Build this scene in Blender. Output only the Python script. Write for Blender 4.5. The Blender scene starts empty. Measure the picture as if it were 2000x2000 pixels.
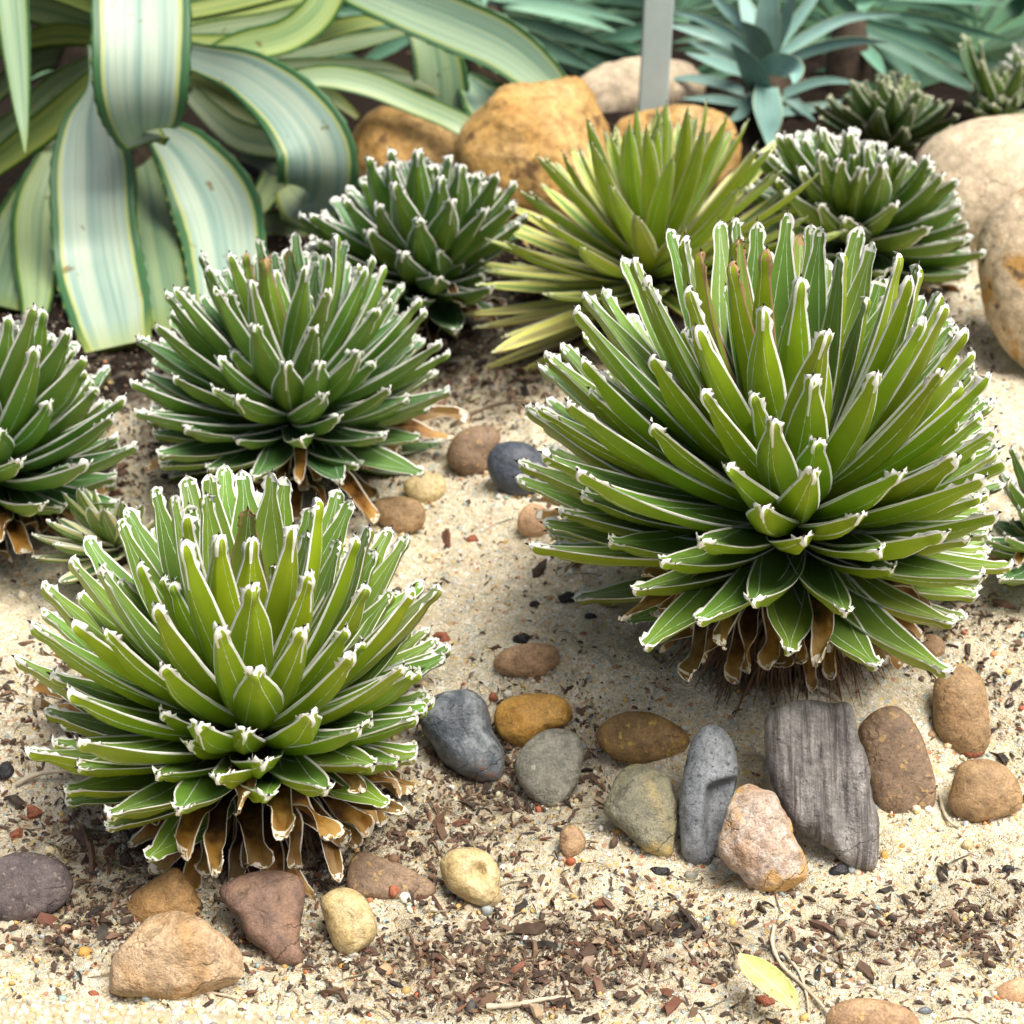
import bpy, math, random
import numpy as np
from mathutils import noise, Vector
random.seed(7); np.random.seed(7)
rs = np.random.RandomState(11)
R = math.radians
scene = bpy.context.scene
COL = scene.collection

# ------------------------------------------------------------------ camera, world, sun, exposure
PITCH, FOV, CAMZ = 30.0, 28.0, 1.3
T = math.tan(R(FOV / 2))
CAM = np.array([0.0, 0.0, CAMZ])
FW = np.array([0, math.cos(R(PITCH)), -math.sin(R(PITCH))])
RT = np.array([1.0, 0, 0])
UP = np.array([0, math.sin(R(PITCH)), math.cos(R(PITCH))])
cd = bpy.data.cameras.new('camera'); cam = bpy.data.objects.new('camera', cd); COL.objects.link(cam)
cam.location = CAM; cam.rotation_euler = (R(90 - PITCH), 0, 0)
cd.sensor_width = 36; cd.lens = 18 / T; cd.clip_start = .05; cd.clip_end = 500
cd.dof.use_dof = True; cd.dof.focus_distance = 1.93; cd.dof.aperture_fstop = 7.0
scene.camera = cam
world = bpy.data.worlds.new('World'); scene.world = world; world.use_nodes = True
SUN_EL, SUN_AZ = 68.0, 125.0          # azimuth measured from +Y towards +X
wn = world.node_tree; bg = wn.nodes['Background']
sky = wn.nodes.new('ShaderNodeTexSky'); sky.sky_type = 'NISHITA'; sky.sun_disc = False
sky.sun_elevation = R(SUN_EL); sky.sun_rotation = R(SUN_AZ)
sky.air_density = .7; sky.dust_density = 7.0; sky.ozone_density = .5
wn.links.new(sky.outputs[0], bg.inputs[0]); bg.inputs[1].default_value = .09
sl = bpy.data.lights.new('sun', 'SUN'); so = bpy.data.objects.new('sun', sl); COL.objects.link(so)
sl.energy = 3.3; sl.angle = R(36); sl.color = (1.0, .965, .89)
sd = np.array([math.cos(R(SUN_EL)) * math.sin(R(SUN_AZ)), math.cos(R(SUN_EL)) * math.cos(R(SUN_AZ)), math.sin(R(SUN_EL))])
so.rotation_euler = Vector(-sd).to_track_quat('-Z', 'Y').to_euler()
scene.view_settings.view_transform = 'Standard'; scene.view_settings.look = 'None'
scene.view_settings.gamma = 1; scene.view_settings.exposure = 0.74; scene.view_settings.use_curve_mapping = False

# ------------------------------------------------------------------ projection helpers (photo px, 2000 wide -> world)
def ray(px, py):
    return FW + RT * ((px - 1000) / 1000 * T) + UP * ((1000 - py) / 1000 * T)
def at_depth(px, py, d): return CAM + ray(px, py) * d
def project(P):
    v = P - CAM; d = v @ FW
    return 1000 + (v @ RT) / d / T * 1000, 1000 - (v @ UP) / d / T * 1000, d
def z_hit(px, py, z=0.0):
    r = ray(px, py); return CAM + r * ((z - CAMZ) / r[2])
def smooth(a, b, x):
    t = np.clip((x - a) / (b - a), 0, 1); return t * t * (3 - 2 * t)

# ------------------------------------------------------------------ terrain height
_row = [(-400, 1660), (0, 1640), (500, 1650), (760, 1600), (900, 1510), (1100, 1540), (1300, 1600), (1550, 1640), (1750, 1560), (2000, 1530), (2400, 1500)]
_rw = np.array([z_hit(*p)[:2] for p in _row]); _o = np.argsort(_rw[:, 0]); _rw = _rw[_o]
_g = np.random.RandomState(3)
_waves = [(_g.uniform(-1, 1, 2), _g.uniform(0, 6.28)) for _ in range(14)]
def H(x, y):
    x = np.asarray(x, float); y = np.asarray(y, float)
    y0 = np.interp(x, _rw[:, 0], _rw[:, 1])
    amp = np.interp(x, [-.7, -.1, .12, .4, .8], [.03, .035, .065, .085, .07])
    z = amp * smooth(-.03, .17, y - y0)
    z = z + .012 * np.exp(-((x + .02) / .25) ** 2 - ((y - 1.62) / .12) ** 2)
    for i, (k, ph) in enumerate(_waves):
        f = (9, 14, 22, 35, 60, 90, 130)[i % 7]
        z = z + (.0050, .0042, .0030, .0022, .0013, .0009, .0006)[i % 7] * np.sin((k[0] * x + k[1] * y) * f * 1.3 + ph + 1.4 * np.sin(y * f * .31 + x * f * .47 + ph * 2))
    return z
def ground(px, py):
    r = ray(px, py); t = (0.0 - CAMZ) / r[2]
    for _ in range(12):
        p = CAM + r * t; t = (float(H(p[0], p[1])) - CAMZ) / r[2]
    return CAM + r * t

# ------------------------------------------------------------------ object helpers
def obj(name, me, parent=None, mats=()):
    o = bpy.data.objects.new(name, me); COL.objects.link(o)
    for m in mats: me.materials.append(m)
    if parent is not None: o.parent = parent
    return o
def thing(name, label, cat, loc, group=None):
    o = bpy.data.objects.new(name, None); COL.objects.link(o); o.location = loc
    o.empty_display_size = .05
    o['label'] = label; o['category'] = cat
    if group: o['group'] = group
    return o
def tag(o, label, cat, group=None):
    o['label'] = label; o['category'] = cat
    if group: o['group'] = group
    return o
def mesh(name, V, F, smooth_=True, mi=None, uv=None, colr=None):
    V = np.asarray(V, np.float32); me = bpy.data.meshes.new(name)
    if isinstance(F, np.ndarray):
        n, k = F.shape
        me.vertices.add(len(V)); me.vertices.foreach_set('co', V.ravel())
        me.loops.add(n * k); me.loops.foreach_set('vertex_index', F.ravel().astype(np.int32))
        me.polygons.add(n); me.polygons.foreach_set('loop_start', np.arange(0, n * k, k, dtype=np.int32))
        me.update(calc_edges=True)
    else:
        me.from_pydata(V.tolist(), [], F); me.update()
    me.polygons.foreach_set('use_smooth', np.full(len(me.polygons), smooth_))
    if mi is not None: me.polygons.foreach_set('material_index', np.asarray(mi, np.int32))
    if uv is not None:
        l = me.uv_layers.new(name='UVMap'); idx = np.zeros(len(me.loops), np.int32); me.loops.foreach_get('vertex_index', idx)
        l.data.foreach_set('uv', np.asarray(uv, np.float32)[idx].ravel())
    if colr is not None:
        a = me.attributes.new('tint', 'FLOAT_COLOR', 'POINT')
        c = np.ones((len(V), 4), np.float32); c[:, :3] = colr; a.data.foreach_set('color', c.ravel())
    me.update()
    return me

# ------------------------------------------------------------------ material helpers
class NT:
    def __init__(s, name, rough=.5, spec=.5):
        s.m = bpy.data.materials.new(name); s.m.use_nodes = True; s.t = s.m.node_tree; s.b = s.t.nodes['Principled BSDF']
        s.b.inputs['Roughness'].default_value = rough; s.b.inputs['Specular IOR Level'].default_value = spec
        s.tc = s.t.nodes.new('ShaderNodeTexCoord')
    def n(s, typ, **kw):
        x = s.t.nodes.new(typ)
        for k, v in kw.items(): setattr(x, k, v)
        return x
    def link(s, a, b): s.t.links.new(a, b)
    def set(s, inp, v):
        if hasattr(v, 'links') or hasattr(v, 'is_linked'): s.link(v, inp)
        else: inp.default_value = v
    def math(s, op, a, b=0.0, c=None, clamp=False):
        x = s.n('ShaderNodeMath', operation=op, use_clamp=clamp); s.set(x.inputs[0], a); s.set(x.inputs[1], b)
        if c is not None: s.set(x.inputs[2], c)
        return x.outputs[0]
    def noise(s, scale, detail=3, rough=.55, vec=None, dist=0.0):
        x = s.n('ShaderNodeTexNoise'); x.inputs['Scale'].default_value = scale; x.inputs['Detail'].default_value = detail
        x.inputs['Roughness'].default_value = rough; x.inputs['Distortion'].default_value = dist
        s.link(vec if vec is not None else s.tc.outputs['Object'], x.inputs['Vector']); return x
    def voro(s, scale, vec=None, feature='F1', rnd=1.0):
        x = s.n('ShaderNodeTexVoronoi', feature=feature); x.inputs['Scale'].default_value = scale; x.inputs['Randomness'].default_value = rnd
        s.link(vec if vec is not None else s.tc.outputs['Object'], x.inputs['Vector']); return x
    def ramp(s, fac, stops, interp='LINEAR'):
        x = s.n('ShaderNodeValToRGB'); s.link(fac, x.inputs[0]); cr = x.color_ramp; cr.interpolation = interp
        while len(cr.elements) < len(stops): cr.elements.new(.5)
        for e, (p, c) in zip(cr.elements, stops):
            e.position = p; e.color = (*c, 1) if not isinstance(c, (int, float)) else (c, c, c, 1)
        return x.outputs[0]
    def mix(s, fac, a, b, typ='MIX'):
        x = s.n('ShaderNodeMix', data_type='RGBA', blend_type=typ); s.set(x.inputs[0], fac)
        for i, v in ((6, a), (7, b)):
            if isinstance(v, tuple): x.inputs[i].default_value = (*v, 1)
            else: s.link(v, x.inputs[i])
        return x.outputs[2]
    def map(s, vec, scale=(1, 1, 1), loc=(0, 0, 0), rot=(0, 0, 0)):
        x = s.n('ShaderNodeMapping'); s.link(vec, x.inputs[0]); x.inputs['Scale'].default_value = scale
        x.inputs['Rotation'].default_value = rot
        if hasattr(loc, 'is_linked'): s.link(loc, x.inputs['Location'])
        else: x.inputs['Location'].default_value = loc
        return x.outputs[0]
    def bump(s, h, strength=.3, dist=.001, prev=None):
        x = s.n('ShaderNodeBump'); x.inputs['Strength'].default_value = strength; x.inputs['Distance'].default_value = dist
        s.link(h, x.inputs['Height'])
        if prev is not None: s.link(prev, x.inputs['Normal'])
        return x.outputs[0]
    def out(s, color, normal=None, rough=None):
        s.set(s.b.inputs['Base Color'], color if not isinstance(color, tuple) else (*color, 1))
        if normal is not None: s.link(normal, s.b.inputs['Normal'])
        if rough is not None: s.set(s.b.inputs['Roughness'], rough)
        return s.m
    def uvxy(s):
        x = s.n('ShaderNodeSeparateXYZ'); s.link(s.tc.outputs['UV'], x.inputs[0]); return x.outputs[0], x.outputs[1]

def leaf_mat(name, upper, glaucous=0.0, strip=None):
    s = NT(name, .42 if not upper else .36, .3)
    oi = s.n('ShaderNodeObjectInfo'); base = oi.outputs['Color']; rnd = oi.outputs['Random']
    u, v = s.uvxy()
    rv = s.math('MULTIPLY', rnd, 37.0)
    cmb = s.n('ShaderNodeCombineXYZ'); s.link(rv, cmb.inputs[0]); s.link(rv, cmb.inputs[2])
    vec = s.map(s.tc.outputs['Object'], loc=cmb.outputs[0])
    n1 = s.noise(22, 4, .6, vec); n2 = s.noise(900, 2, .5, vec); n3 = s.noise(150, 3, .6, vec)
    hsv = s.n('ShaderNodeHueSaturation'); s.link(base, hsv.inputs['Color'])
    hsv.inputs['Hue'].default_value = .5
    hv = s.math('MULTIPLY_ADD', n1.outputs[0], .7, .66 if not upper else .42); s.link(hv, hsv.inputs['Value'])
    c = hsv.outputs[0]
    # lengthwise fibres
    w = s.map(s.tc.outputs['UV'], scale=(26, 1.3, 1)); fib = s.noise(1.0, 3, .6, w)
    c = s.mix(s.math('MULTIPLY', fib.outputs[0], .30), c, (.22, .31, .02) if not upper else (.16, .30, .12))
    # centre of the face runs more olive, edges greener
    ce = s.math('SUBTRACT', 1.0, s.math('MULTIPLY', s.math('ABSOLUTE', s.math('SUBTRACT', u, .5)), 2.0))
    if not upper:
        c = s.mix(s.math('MULTIPLY', ce, .42, clamp=True), c, (.26, .33, .010))
    else:
        c = s.mix(.10 + glaucous, c, (.12, .30, .18)); c = s.mix(1.0, c, (.88, .94, .94), 'MULTIPLY')
    if strip is not None:     # variegation: yellow/cream bands along the edges
        band = s.math('ADD', ce, s.math('MULTIPLY', s.noise(1.0, 2, .5, s.map(s.tc.outputs['UV'], scale=(9, .8, 1))).outputs[0], .5))
        c = s.mix(s.ramp(band, [(strip[0], 1.0), (strip[0] + .08, 0.0)]), c, strip[1])
    # pale growth at the base, speckle
    c = s.mix(s.ramp(v, [(.0, .55), (.30, 0.0)]), c, (.22, .27, .06))
    c = s.mix(s.ramp(n2.outputs[0], [(.66, 0.0), (.74, .28)]), c, (.36, .45, .16))
    # pale bud imprints: fine interrupted lines
    if upper:
        d = s.math('SUBTRACT', s.math('ABSOLUTE', s.math('SUBTRACT', u, s.math('MULTIPLY_ADD', rnd, .1, .45))), s.math('MULTIPLY', s.math('POWER', s.math('SUBTRACT', 1.0, v, clamp=True), .8), .5))
    else:
        d = s.math('SUBTRACT', u, s.math('MULTIPLY_ADD', s.math('SUBTRACT', 1.0, v), s.math('MULTIPLY_ADD', rnd, .9, -.45), s.math('MULTIPLY_ADD', rnd, .5, .25)))
    wob = s.math('MULTIPLY_ADD', n3.outputs[0], .03, -.015)
    if not upper:
        d2 = s.math('SUBTRACT', u, s.math('MULTIPLY_ADD', s.math('SUBTRACT', 1.0, v), s.math('MULTIPLY_ADD', rnd, -.8, .30), s.math('MULTIPLY_ADD', rnd, -.4, .70)))
        d = s.math('MINIMUM', s.math('ABSOLUTE', d), s.math('ADD', s.math('ABSOLUTE', d2), s.math('MULTIPLY', v, .008)))
    line = s.ramp(s.math('ABSOLUTE', s.math('ADD', d, wob)), [(.006, .95), (.015, 0.0)])
    brk = s.ramp(s.noise(110, 4, .7, vec).outputs[0], [(.34, .12), (.50, .90)])
    c = s.mix(s.math('MULTIPLY', line, s.math('MULTIPLY', brk, s.ramp(v, [(.10, 0.0), (.25, 1.0)]))), c, (.62, .72, .58))
    b = s.bump(n2.outputs[0], .10, .0006); b = s.bump(fib.outputs[0], .18, .0008, b)
    rr = s.math('MULTIPLY_ADD', n1.outputs[0], .25, .27 if upper else .33)
    s.b.inputs['Coat Weight'].default_value = .12 if not upper else .4; s.b.inputs['Coat Roughness'].default_value = .35
    return s.out(c, b, rr)

def white_mat(name, tone=(.80, .80, .74)):
    s = NT(name, .5, .35); n = s.noise(260, 3); n2 = s.noise(90, 3)
    c = s.mix(s.ramp(n.outputs[0], [(.3, 0.0), (.75, .6)]), tone, tuple(x * .78 for x in tone))
    c = s.mix(s.ramp(n2.outputs[0], [(.66, 0.0), (.76, .7)]), c, (.45, .28, .12))
    return s.out(c, s.bump(n.outputs[0], .3, .0008))
def dead_mat(name):
    s = NT(name, .5, .35); u, v = s.uvxy(); oi = s.n('ShaderNodeObjectInfo')
    cm = s.n('ShaderNodeCombineXYZ'); s.link(s.math('MULTIPLY', oi.outputs['Random'], 31.0), cm.inputs[0])
    vec = s.map(s.tc.outputs['Object'], loc=cm.outputs[0]); n = s.noise(45, 4, .6, vec)
    fib = s.noise(1.0, 3, .6, s.map(s.tc.outputs['UV'], scale=(30, 2, 1)))
    f = s.math('ADD', v, s.math('MULTIPLY_ADD', n.outputs[0], .9, -.45))
    c = s.ramp(f, [(.38, (.012, .008, .006)), (.55, (.045, .020, .010)), (.66, (.18, .085, .018)), (.80, (.36, .19, .035)), (.97, (.50, .33, .11))])
    c = s.mix(s.math('MULTIPLY', fib.outputs[0], .5), c, (.10, .045, .015)); c = s.mix(1.0, c, oi.outputs['Color'], 'MULTIPLY')
    return s.out(c, s.bump(fib.outputs[0], .35, .001))
def plain(name, col, rough=.6, n_scale=80, var=.5, bump=.3, spec=.4):
    s = NT(name, rough, spec); n = s.noise(n_scale, 4, .6)
    c = s.mix(s.ramp(n.outputs[0], [(.3, 0.0), (.7, 1.0)]), col, tuple(x * (1 - var) for x in col))
    return s.out(c, s.bump(n.outputs[0], bump, .001))

M_under = leaf_mat('agave_leaf_underside', False)
M_upper = leaf_mat('agave_leaf_upper', True)
M_under_y = leaf_mat('banded_leaf_underside', False, strip=(.40, (.46, .46, .07)))
M_upper_y = leaf_mat('banded_leaf_upper', True, strip=(.80, (.62, .60, .14)))
M_under_c = leaf_mat('cream_banded_underside', False, strip=(.55, (.70, .70, .36)))
M_upper_c = leaf_mat('cream_banded_upper', True, strip=(.75, (.76, .76, .42)))
M_white = white_mat('white_leaf_margin')
M_tan = white_mat('pale_brown_margin', (.36, .23, .11)); M_deadw = white_mat('dried_leaf_margin', (.66, .60, .48))
M_thinw = white_mat('dull_leaf_margin', (.50, .52, .36))
M_spine = plain('dark_spine', (.035, .022, .018), .4)
M_dead = dead_mat('dried_leaf')

# ------------------------------------------------------------------ rosette leaf
TT = np.array([0, .06, .13, .21, .29, .37, .45, .53, .61, .68, .75, .81, .86, .895, .92, .942, .96, .975, .988, .997])
def leaf_mesh(B, L, d, side, nrm, W, kind='reginae', rng=random, lod=1.0):
    """B base, d direction, side width vector, nrm towards the axis (upper face)."""
    n = len(TT)
    if kind == 'spiky':
        wx = [0, .15, .4, .65, .85, .95, 1.0]; wy = [.8, .9, 1.0, .92, .62, .30, .05]
    elif kind == 'dead':
        wx = [0, .15, .4, .7, .86, .93, .98, 1.0]; wy = [.75, .85, .72, .55, .46, .54, .45, .2]
    else:
        nk = rng.uniform(.0, .10)
        pk = rng.uniform(-.08, .08); wx = [0, .2, .42 + pk, .6 + pk, .74 + pk * .5, .85, .905, .95, .98, 1.0]; wy = [.72, .92, 1.0, .91, .72, .48, .37 - nk * .4, .39, .33, .10]
    w = np.interp(TT, wx, wy)
    w = (w + np.roll(w, 1) * 0) * W
    bow = rng.uniform(.02, .05); sway = rng.uniform(-.035, .035); twist = rng.uniform(-.22, .22)
    if kind == 'dead': bow = rng.uniform(-.16, .0); sway *= 3; twist *= 5
    if kind == 'spiky': bow = rng.uniform(.0, .03)
    k = rng.uniform(-.30, .30)
    hooks = rng.sample([13, 14, 15, 16, 17, 18], 2)
    V = []; UV = []
    msz = {'reginae': .0013, 'spiky': .0010, 'dead': .0011}[kind] * (.9 + .3 * rng.random())
    ph = rng.uniform(0, 6); ph2 = rng.uniform(0, 6)
    for i, t in enumerate(TT):
        hw = w[i] / 2
        c = B + d * (L * t) - nrm * (L * bow * 4 * t * (1 - t)) + side * (L * sway * 4 * t * (1 - t))
        a = twist * (t - .2); ca, sa = math.cos(a), math.sin(a)
        s_ = side * ca + nrm * sa; n_ = nrm * ca - side * sa
        m = min(msz, hw * .32) * (1.0 + .45 * (1 - t)); m = min(m, hw * .4)
        # tip: margins swell and curl inward
        curl = smooth(.86, .97, t)
        si = 1 - m / hw * (1 + .55 * curl); si = max(si, .25)
        if kind == 'dead':
            conc = .75 - .5 * smooth(.6, 1, t); hk = .10 * hw
        else:
            conc = .34 * (1 - .9 * smooth(.45, .9, t)); hk = hw * (.62 + .38 * smooth(.5, .9, t))
        if kind == 'spiky': hk *= .7
        tri = .15 + .75 * smooth(.45, .85, t)
        def ad(s0): return -conc * hw * (1 - s0 * s0)
        def ab(s0):
            r_ = math.sqrt(max(0, 1 - s0 * s0)); q = 1 - (abs(s0 - k) / (1 - k if s0 > k else 1 + k))
            return -conc * hw * (1 - s0 * s0) * (.3) - hk * (r_ * (1 - tri) + max(q, 0) * tri)
        kd = (.0009 if t > .42 else 0.00005) / hw * (1 + curl)
        kd = min(kd, .3)
        wv = .0 if kind != 'dead' else (.35 + .55 * t) * hw * math.sin(t * 13 + ph) * smooth(.1, .8, t)
        wv2 = .0 if kind != 'dead' else (.35 + .55 * t) * hw * math.sin(t * 15 + ph2) * smooth(.1, .8, t)
        tipj = curl * .0020
        jl = rng.uniform(-1, 1) * (.00022 + tipj); jr = rng.uniform(-1, 1) * (.00022 + tipj)
        up_in = m * .30 + curl * m * .5
        hk2 = (.0024 if (i in hooks and kind == 'reginae') else 0)
        ring = [(-si, ad(-si) + wv, 0), (-.5 * si, ad(-.5 * si) + wv * .4, 0), (0, ad(0), 0), (.5 * si, ad(.5 * si) + wv2 * .4, 0), (si, ad(si) + wv2, 0),
                (1 + hk2 * .5 / hw, up_in + wv2 + jr + hk2, 0), (si, ab(si) * .5 - m * .15 + wv2, 0), (.62 * si, ab(.62 * si), 0), (k + kd, ab(k) , 0), (k - kd, ab(k), 0),
                (-.62 * si, ab(-.62 * si), 0), (-si, ab(-si) * .5 - m * .15 + wv, 0), (-1 - hk2 * .4 / hw, up_in + wv + jl + hk2 * .8, 0)]
        for (s0, z, _) in ring:
            V.append(c + s_ * (s0 * hw) + n_ * z); UV.append(((s0 + 1) / 2, t))
    nr = 13
    cw = .983 if kind == 'reginae' else 2
    F = []; MI = []
    kw = rng.choice([.74, .80, .84, .88, .9, 2]) if kind == 'reginae' else 2
    for i in range(n - 1):
        for j in range(nr):
            j2 = (j + 1) % nr
            F.append((i * nr + j, i * nr + j2, (i + 1) * nr + j2, (i + 1) * nr + j))
            if j in (4, 5, 11, 12): q = 2
            elif j == 8 and TT[i] > kw: q = 2
            elif j < 4: q = 1
            else: q = 0
            if TT[i] > .95 and kind == 'reginae' and rng.random() < (.40 if j < 4 else .10): q = 2
            if TT[i] > .93 and kind == 'dead' and rng.random() < .5: q = 2
            if TT[i] >= cw: q = 2
            MI.append(q)
    # pointed end: white horn with a small dark spine
    e = (n - 1) * nr; c = B + d * L; bent = nrm * rng.uniform(-.1, .6) + side * rng.uniform(-.4, .4)
    sp = W * (.10 if kind != 'spiky' else .14)
    r1 = len(V)
    for j in range(5):
        a = 2 * math.pi * j / 5; V.append(c + d * sp * .25 + (side * math.cos(a) + nrm * math.sin(a)) * W * .030); UV.append((.5, 1))
    mp = [0, 0, 1, 2, 2, 2, 3, 3, 4, 4, 4, 0, 0]
    for j in range(nr):
        j2 = (j + 1) % nr
        a, b2 = r1 + (mp[j] * -1) % 5, r1 + (mp[j2] * -1) % 5
        if a == b2: F.append((e + j, e + j2, a))
        else: F.append((e + j, e + j2, b2, a))
        MI.append(2)
    tp = len(V); V.append(c + (d + bent * .35) * sp * 1.2); UV.append((.5, 1))
    for j in range(5): F.append((r1 + (j + 1) % 5, r1 + j, tp)); MI.append(3)
    # base cap
    F.append(tuple(range(nr))[::-1]); MI.append(0)
    return np.array(V), F, MI, UV

STYLES = {}
def rosette(name, label, cat, O, gz, tips, L, W, hs, rb, col, kind='reginae', mats=None, e_min=-30, e_prof=None, fill=70, fill_cols=None, group=None, wscale=None, lean=0.0, tilt_x=0.0, seed=1, stem_r=None, verbose=False, skirt=0.0):
    """tips: (px, py, flag) flag '' | 'd' dried | 'b' brownish tip ; O = world point where the lowest leaves meet"""
    rng = random.Random(seed)
    root = thing(name, label, cat, (O[0], O[1], gz), group)
    off = np.array([O[0], O[1], gz])
    axis = np.array([math.sin(tilt_x), -math.sin(lean), 1.0]); axis /= np.linalg.norm(axis)
    ax1 = np.cross([0, 1.0, 0], axis); ax1 /= np.linalg.norm(ax1); ax2 = np.cross(axis, ax1)
    AZ = np.radians(np.arange(0, 360, 3)); E = np.radians(np.arange(e_min, 89, 2.0)); FS = np.exp(np.linspace(-.36, .36, 15))
    az, el, fs = np.meshgrid(AZ, E, FS, indexing='ij'); az, el, fs = az.ravel(), el.ravel(), fs.ravel()
    eL, eV = e_prof or ([-40, 0, 50, 70, 90], [.95, 1.0, 1.0, .93, .70])
    def base(az, el):
        h = hs * (np.sin(np.clip(el, R(e_min), None)) - math.sin(R(e_min))) / (1 - math.sin(R(e_min)))
        rad = ax1 * np.cos(az)[:, None] + ax2 * np.sin(az)[:, None]
        return O + axis * h[:, None] + rad * (rb * np.cos(el) ** .7)[:, None], rad
    Bp, rad = base(az, el)
    D = rad * np.cos(el)[:, None] + axis * np.sin(el)[:, None]
    LL = L * np.interp(np.degrees(el), eL, eV) * fs
    tipP = Bp + D * LL[:, None]
    px, py, dd = project(tipP)
    camdir = CAM - O; camdir /= np.linalg.norm(camdir); facing = D @ camdir
    chosen = []; info = []
    Cs = {}
    for tp in tips:
        tx, ty = tp[0], tp[1]; fl = tp[2] if len(tp) > 2 else ''
        cost = ((px - tx) ** 2 + (py - ty) ** 2) / (5.0 ** 2) + (np.log(fs) / (.16 if 'd' not in fl else .3)) ** 2
        cost = cost + np.where(facing < -.15, 1.2, 0)
        if 'd' in fl: cost = cost + np.where(el > R(-10), (np.degrees(el) + 10) ** 2 / 60., 0)
        for c in chosen[-400:]:
            cs = D @ c; cost = cost + 2.5 * np.exp((cs - 1) / (1 - math.cos(R(7))))
        i = int(np.argmin(cost)); chosen.append(D[i]); info.append((i, fl, tx, ty))
    if verbose:
        print('ROS', name, len(tips), 'mean f %.3f' % np.exp(np.mean([np.log(fs[i]) for i, *_ in info])), 'el %.0f..%.0f' % (min(np.degrees(el[i]) for i, *_ in info), max(np.degrees(el[i]) for i, *_ in info)),
              'err %.1f' % np.mean([math.hypot(px[i] - x, py[i] - y) for i, f, x, y in info]), 'depth %.2f' % dd.mean())
    ox_, oy_, _ = project(O + axis * hs * .5); ta = np.array([math.atan2(ty - oy_, tx - ox_) for _, _, tx, ty in info]); tr = np.array([math.hypot(ty - oy_, tx - ox_) for _, _, tx, ty in info])
    def clampf(B, d, Lw):
        for _ in range(24):
            a_, b_, _d = project(B + d * Lw); an = math.atan2(b_ - oy_, a_ - ox_); rr_ = math.hypot(b_ - oy_, a_ - ox_)
            dl_ = np.abs((ta - an + math.pi) % (2 * math.pi) - math.pi); near = dl_ < .30
            lim = tr[near].max() * .90 if near.any() else rr_
            if not (near.any()) and len(ta) > 30: lim = np.median(tr) * .8
            if rr_ <= lim or Lw < .3 * L: break
            Lw *= .94
        return Lw
    leaves = []
    for i, fl, tx, ty in info:
        # exact tip: keep the depth, move onto the wanted direction
        P = at_depth(tx, ty, dd[i]); leaves.append((Bp[i], P, fl, rad[i], 1.0))
    # leaves the photo's tips do not list: behind and deep inside
    ga = R(137.508)
    for j in range(fill):
        e = R(e_min + 12 + (86 - e_min - 12) * (j + .5) / fill); a = (j * ga) % (2 * math.pi)
        B, rd = base(np.array([a]), np.array([e])); d = rd[0] * math.cos(e) + axis * math.sin(e)
        best = max((float(d @ c) for c in chosen), default=-1)
        if best > math.cos(R(7.2)): continue
        if e < R(6 - 4 * (skirt > 0)) and float(d @ camdir) > (.1 if not skirt else -.6): leaves.append((B[0], B[0] + (d - axis * .15) * L * rng.uniform(.32 + skirt, .5 + skirt), 'fd', rd[0], 1.0)); continue
        fc = float(d @ camdir); back = fc < -.05
        f = rng.uniform(.80, .95) if back else rng.uniform(.66, .90)
        leaves.append((B[0], B[0] + d * clampf(B[0], d, L * f * float(np.interp(math.degrees(e), eL, eV))), 'f', rd[0], 1.0))
        chosen.append(d)
    ms = mats or (M_under, M_upper, M_white, M_spine)
    for B, P, fl, rd, ws in leaves:
        v = P - B; Lf = np.linalg.norm(v); d = v / Lf
        side = np.cross(d, axis)
        if np.linalg.norm(side) < .05: side = np.cross(rd, axis)
        side = side / np.linalg.norm(side); side = side if True else side
        # for near-vertical leaves take the tangential direction
        tang = np.cross(rd, axis); up_ = abs(d @ axis)
        side = side * (1 - smooth(.85, .99, up_)) + tang * smooth(.85, .99, up_); side -= d * (side @ d); side /= np.linalg.norm(side)
        nrm = np.cross(side, d); nrm /= np.linalg.norm(nrm)
        el_ = math.asin(max(-1, min(1, d @ axis)))
        roll = rng.uniform(-.20, .20); side, nrm = side * math.cos(roll) + nrm * math.sin(roll), nrm * math.cos(roll) - side * math.sin(roll)
        Wl = W * rng.uniform(.92, 1.08) * (1 - .16 * smooth(20, 85, math.degrees(el_))) * (.78 + .22 * min(1, Lf / L))
        kd_ = 'dead' if 'd' in fl else kind
        if kd_ == 'dead': Wl *= rng.uniform(.62, .92)
        V, F, MI, UVs = leaf_mesh(B, Lf, d, side, nrm, Wl, kd_, rng)
        nm = 'dried_leaf' if 'd' in fl else 'leaf'
        me = mesh(nm, V - off, F, True, MI, UVs)
        if 'd' in fl: mm = (M_dead, M_dead, M_deadw if kind == 'reginae' else M_tan, M_spine)
        elif 'b' in fl: mm = (ms[0], ms[1], M_tan, M_spine)
        else: mm = ms
        o = obj(nm, me, root, mm)
        g = rng.gauss(0, 1)
        cc = np.array(col) * (1 + .16 * max(-1.6, min(1.6, g))) * np.array([1 + rng.uniform(-.12, .25), 1, 1 + rng.uniform(-.2, .2)])
        if 'd' in fl: g_ = rng.random(); cc = np.array([.45, .45, .44]) * g_ + np.array([1.0, .90, .70]) * (1 - g_); o.color = (*cc, 1); continue
        if 'y' in fl: cc = np.array([.26, .27, .03]) if kind == 'reginae' else np.array([.50, .42, .16])
        if 'b' in fl: cc = cc * np.array([1.45, 1.15, .9])
        if el_ < R(12): cc = cc * np.array([1.25, 1.08, .9])
        o.color = (*np.clip(cc, 0, 1), 1)
    # stem
    sr = stem_r or rb * 1.2; top = O + axis * hs * .92
    V = []; F = []; nz = 12; na = 20
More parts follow.
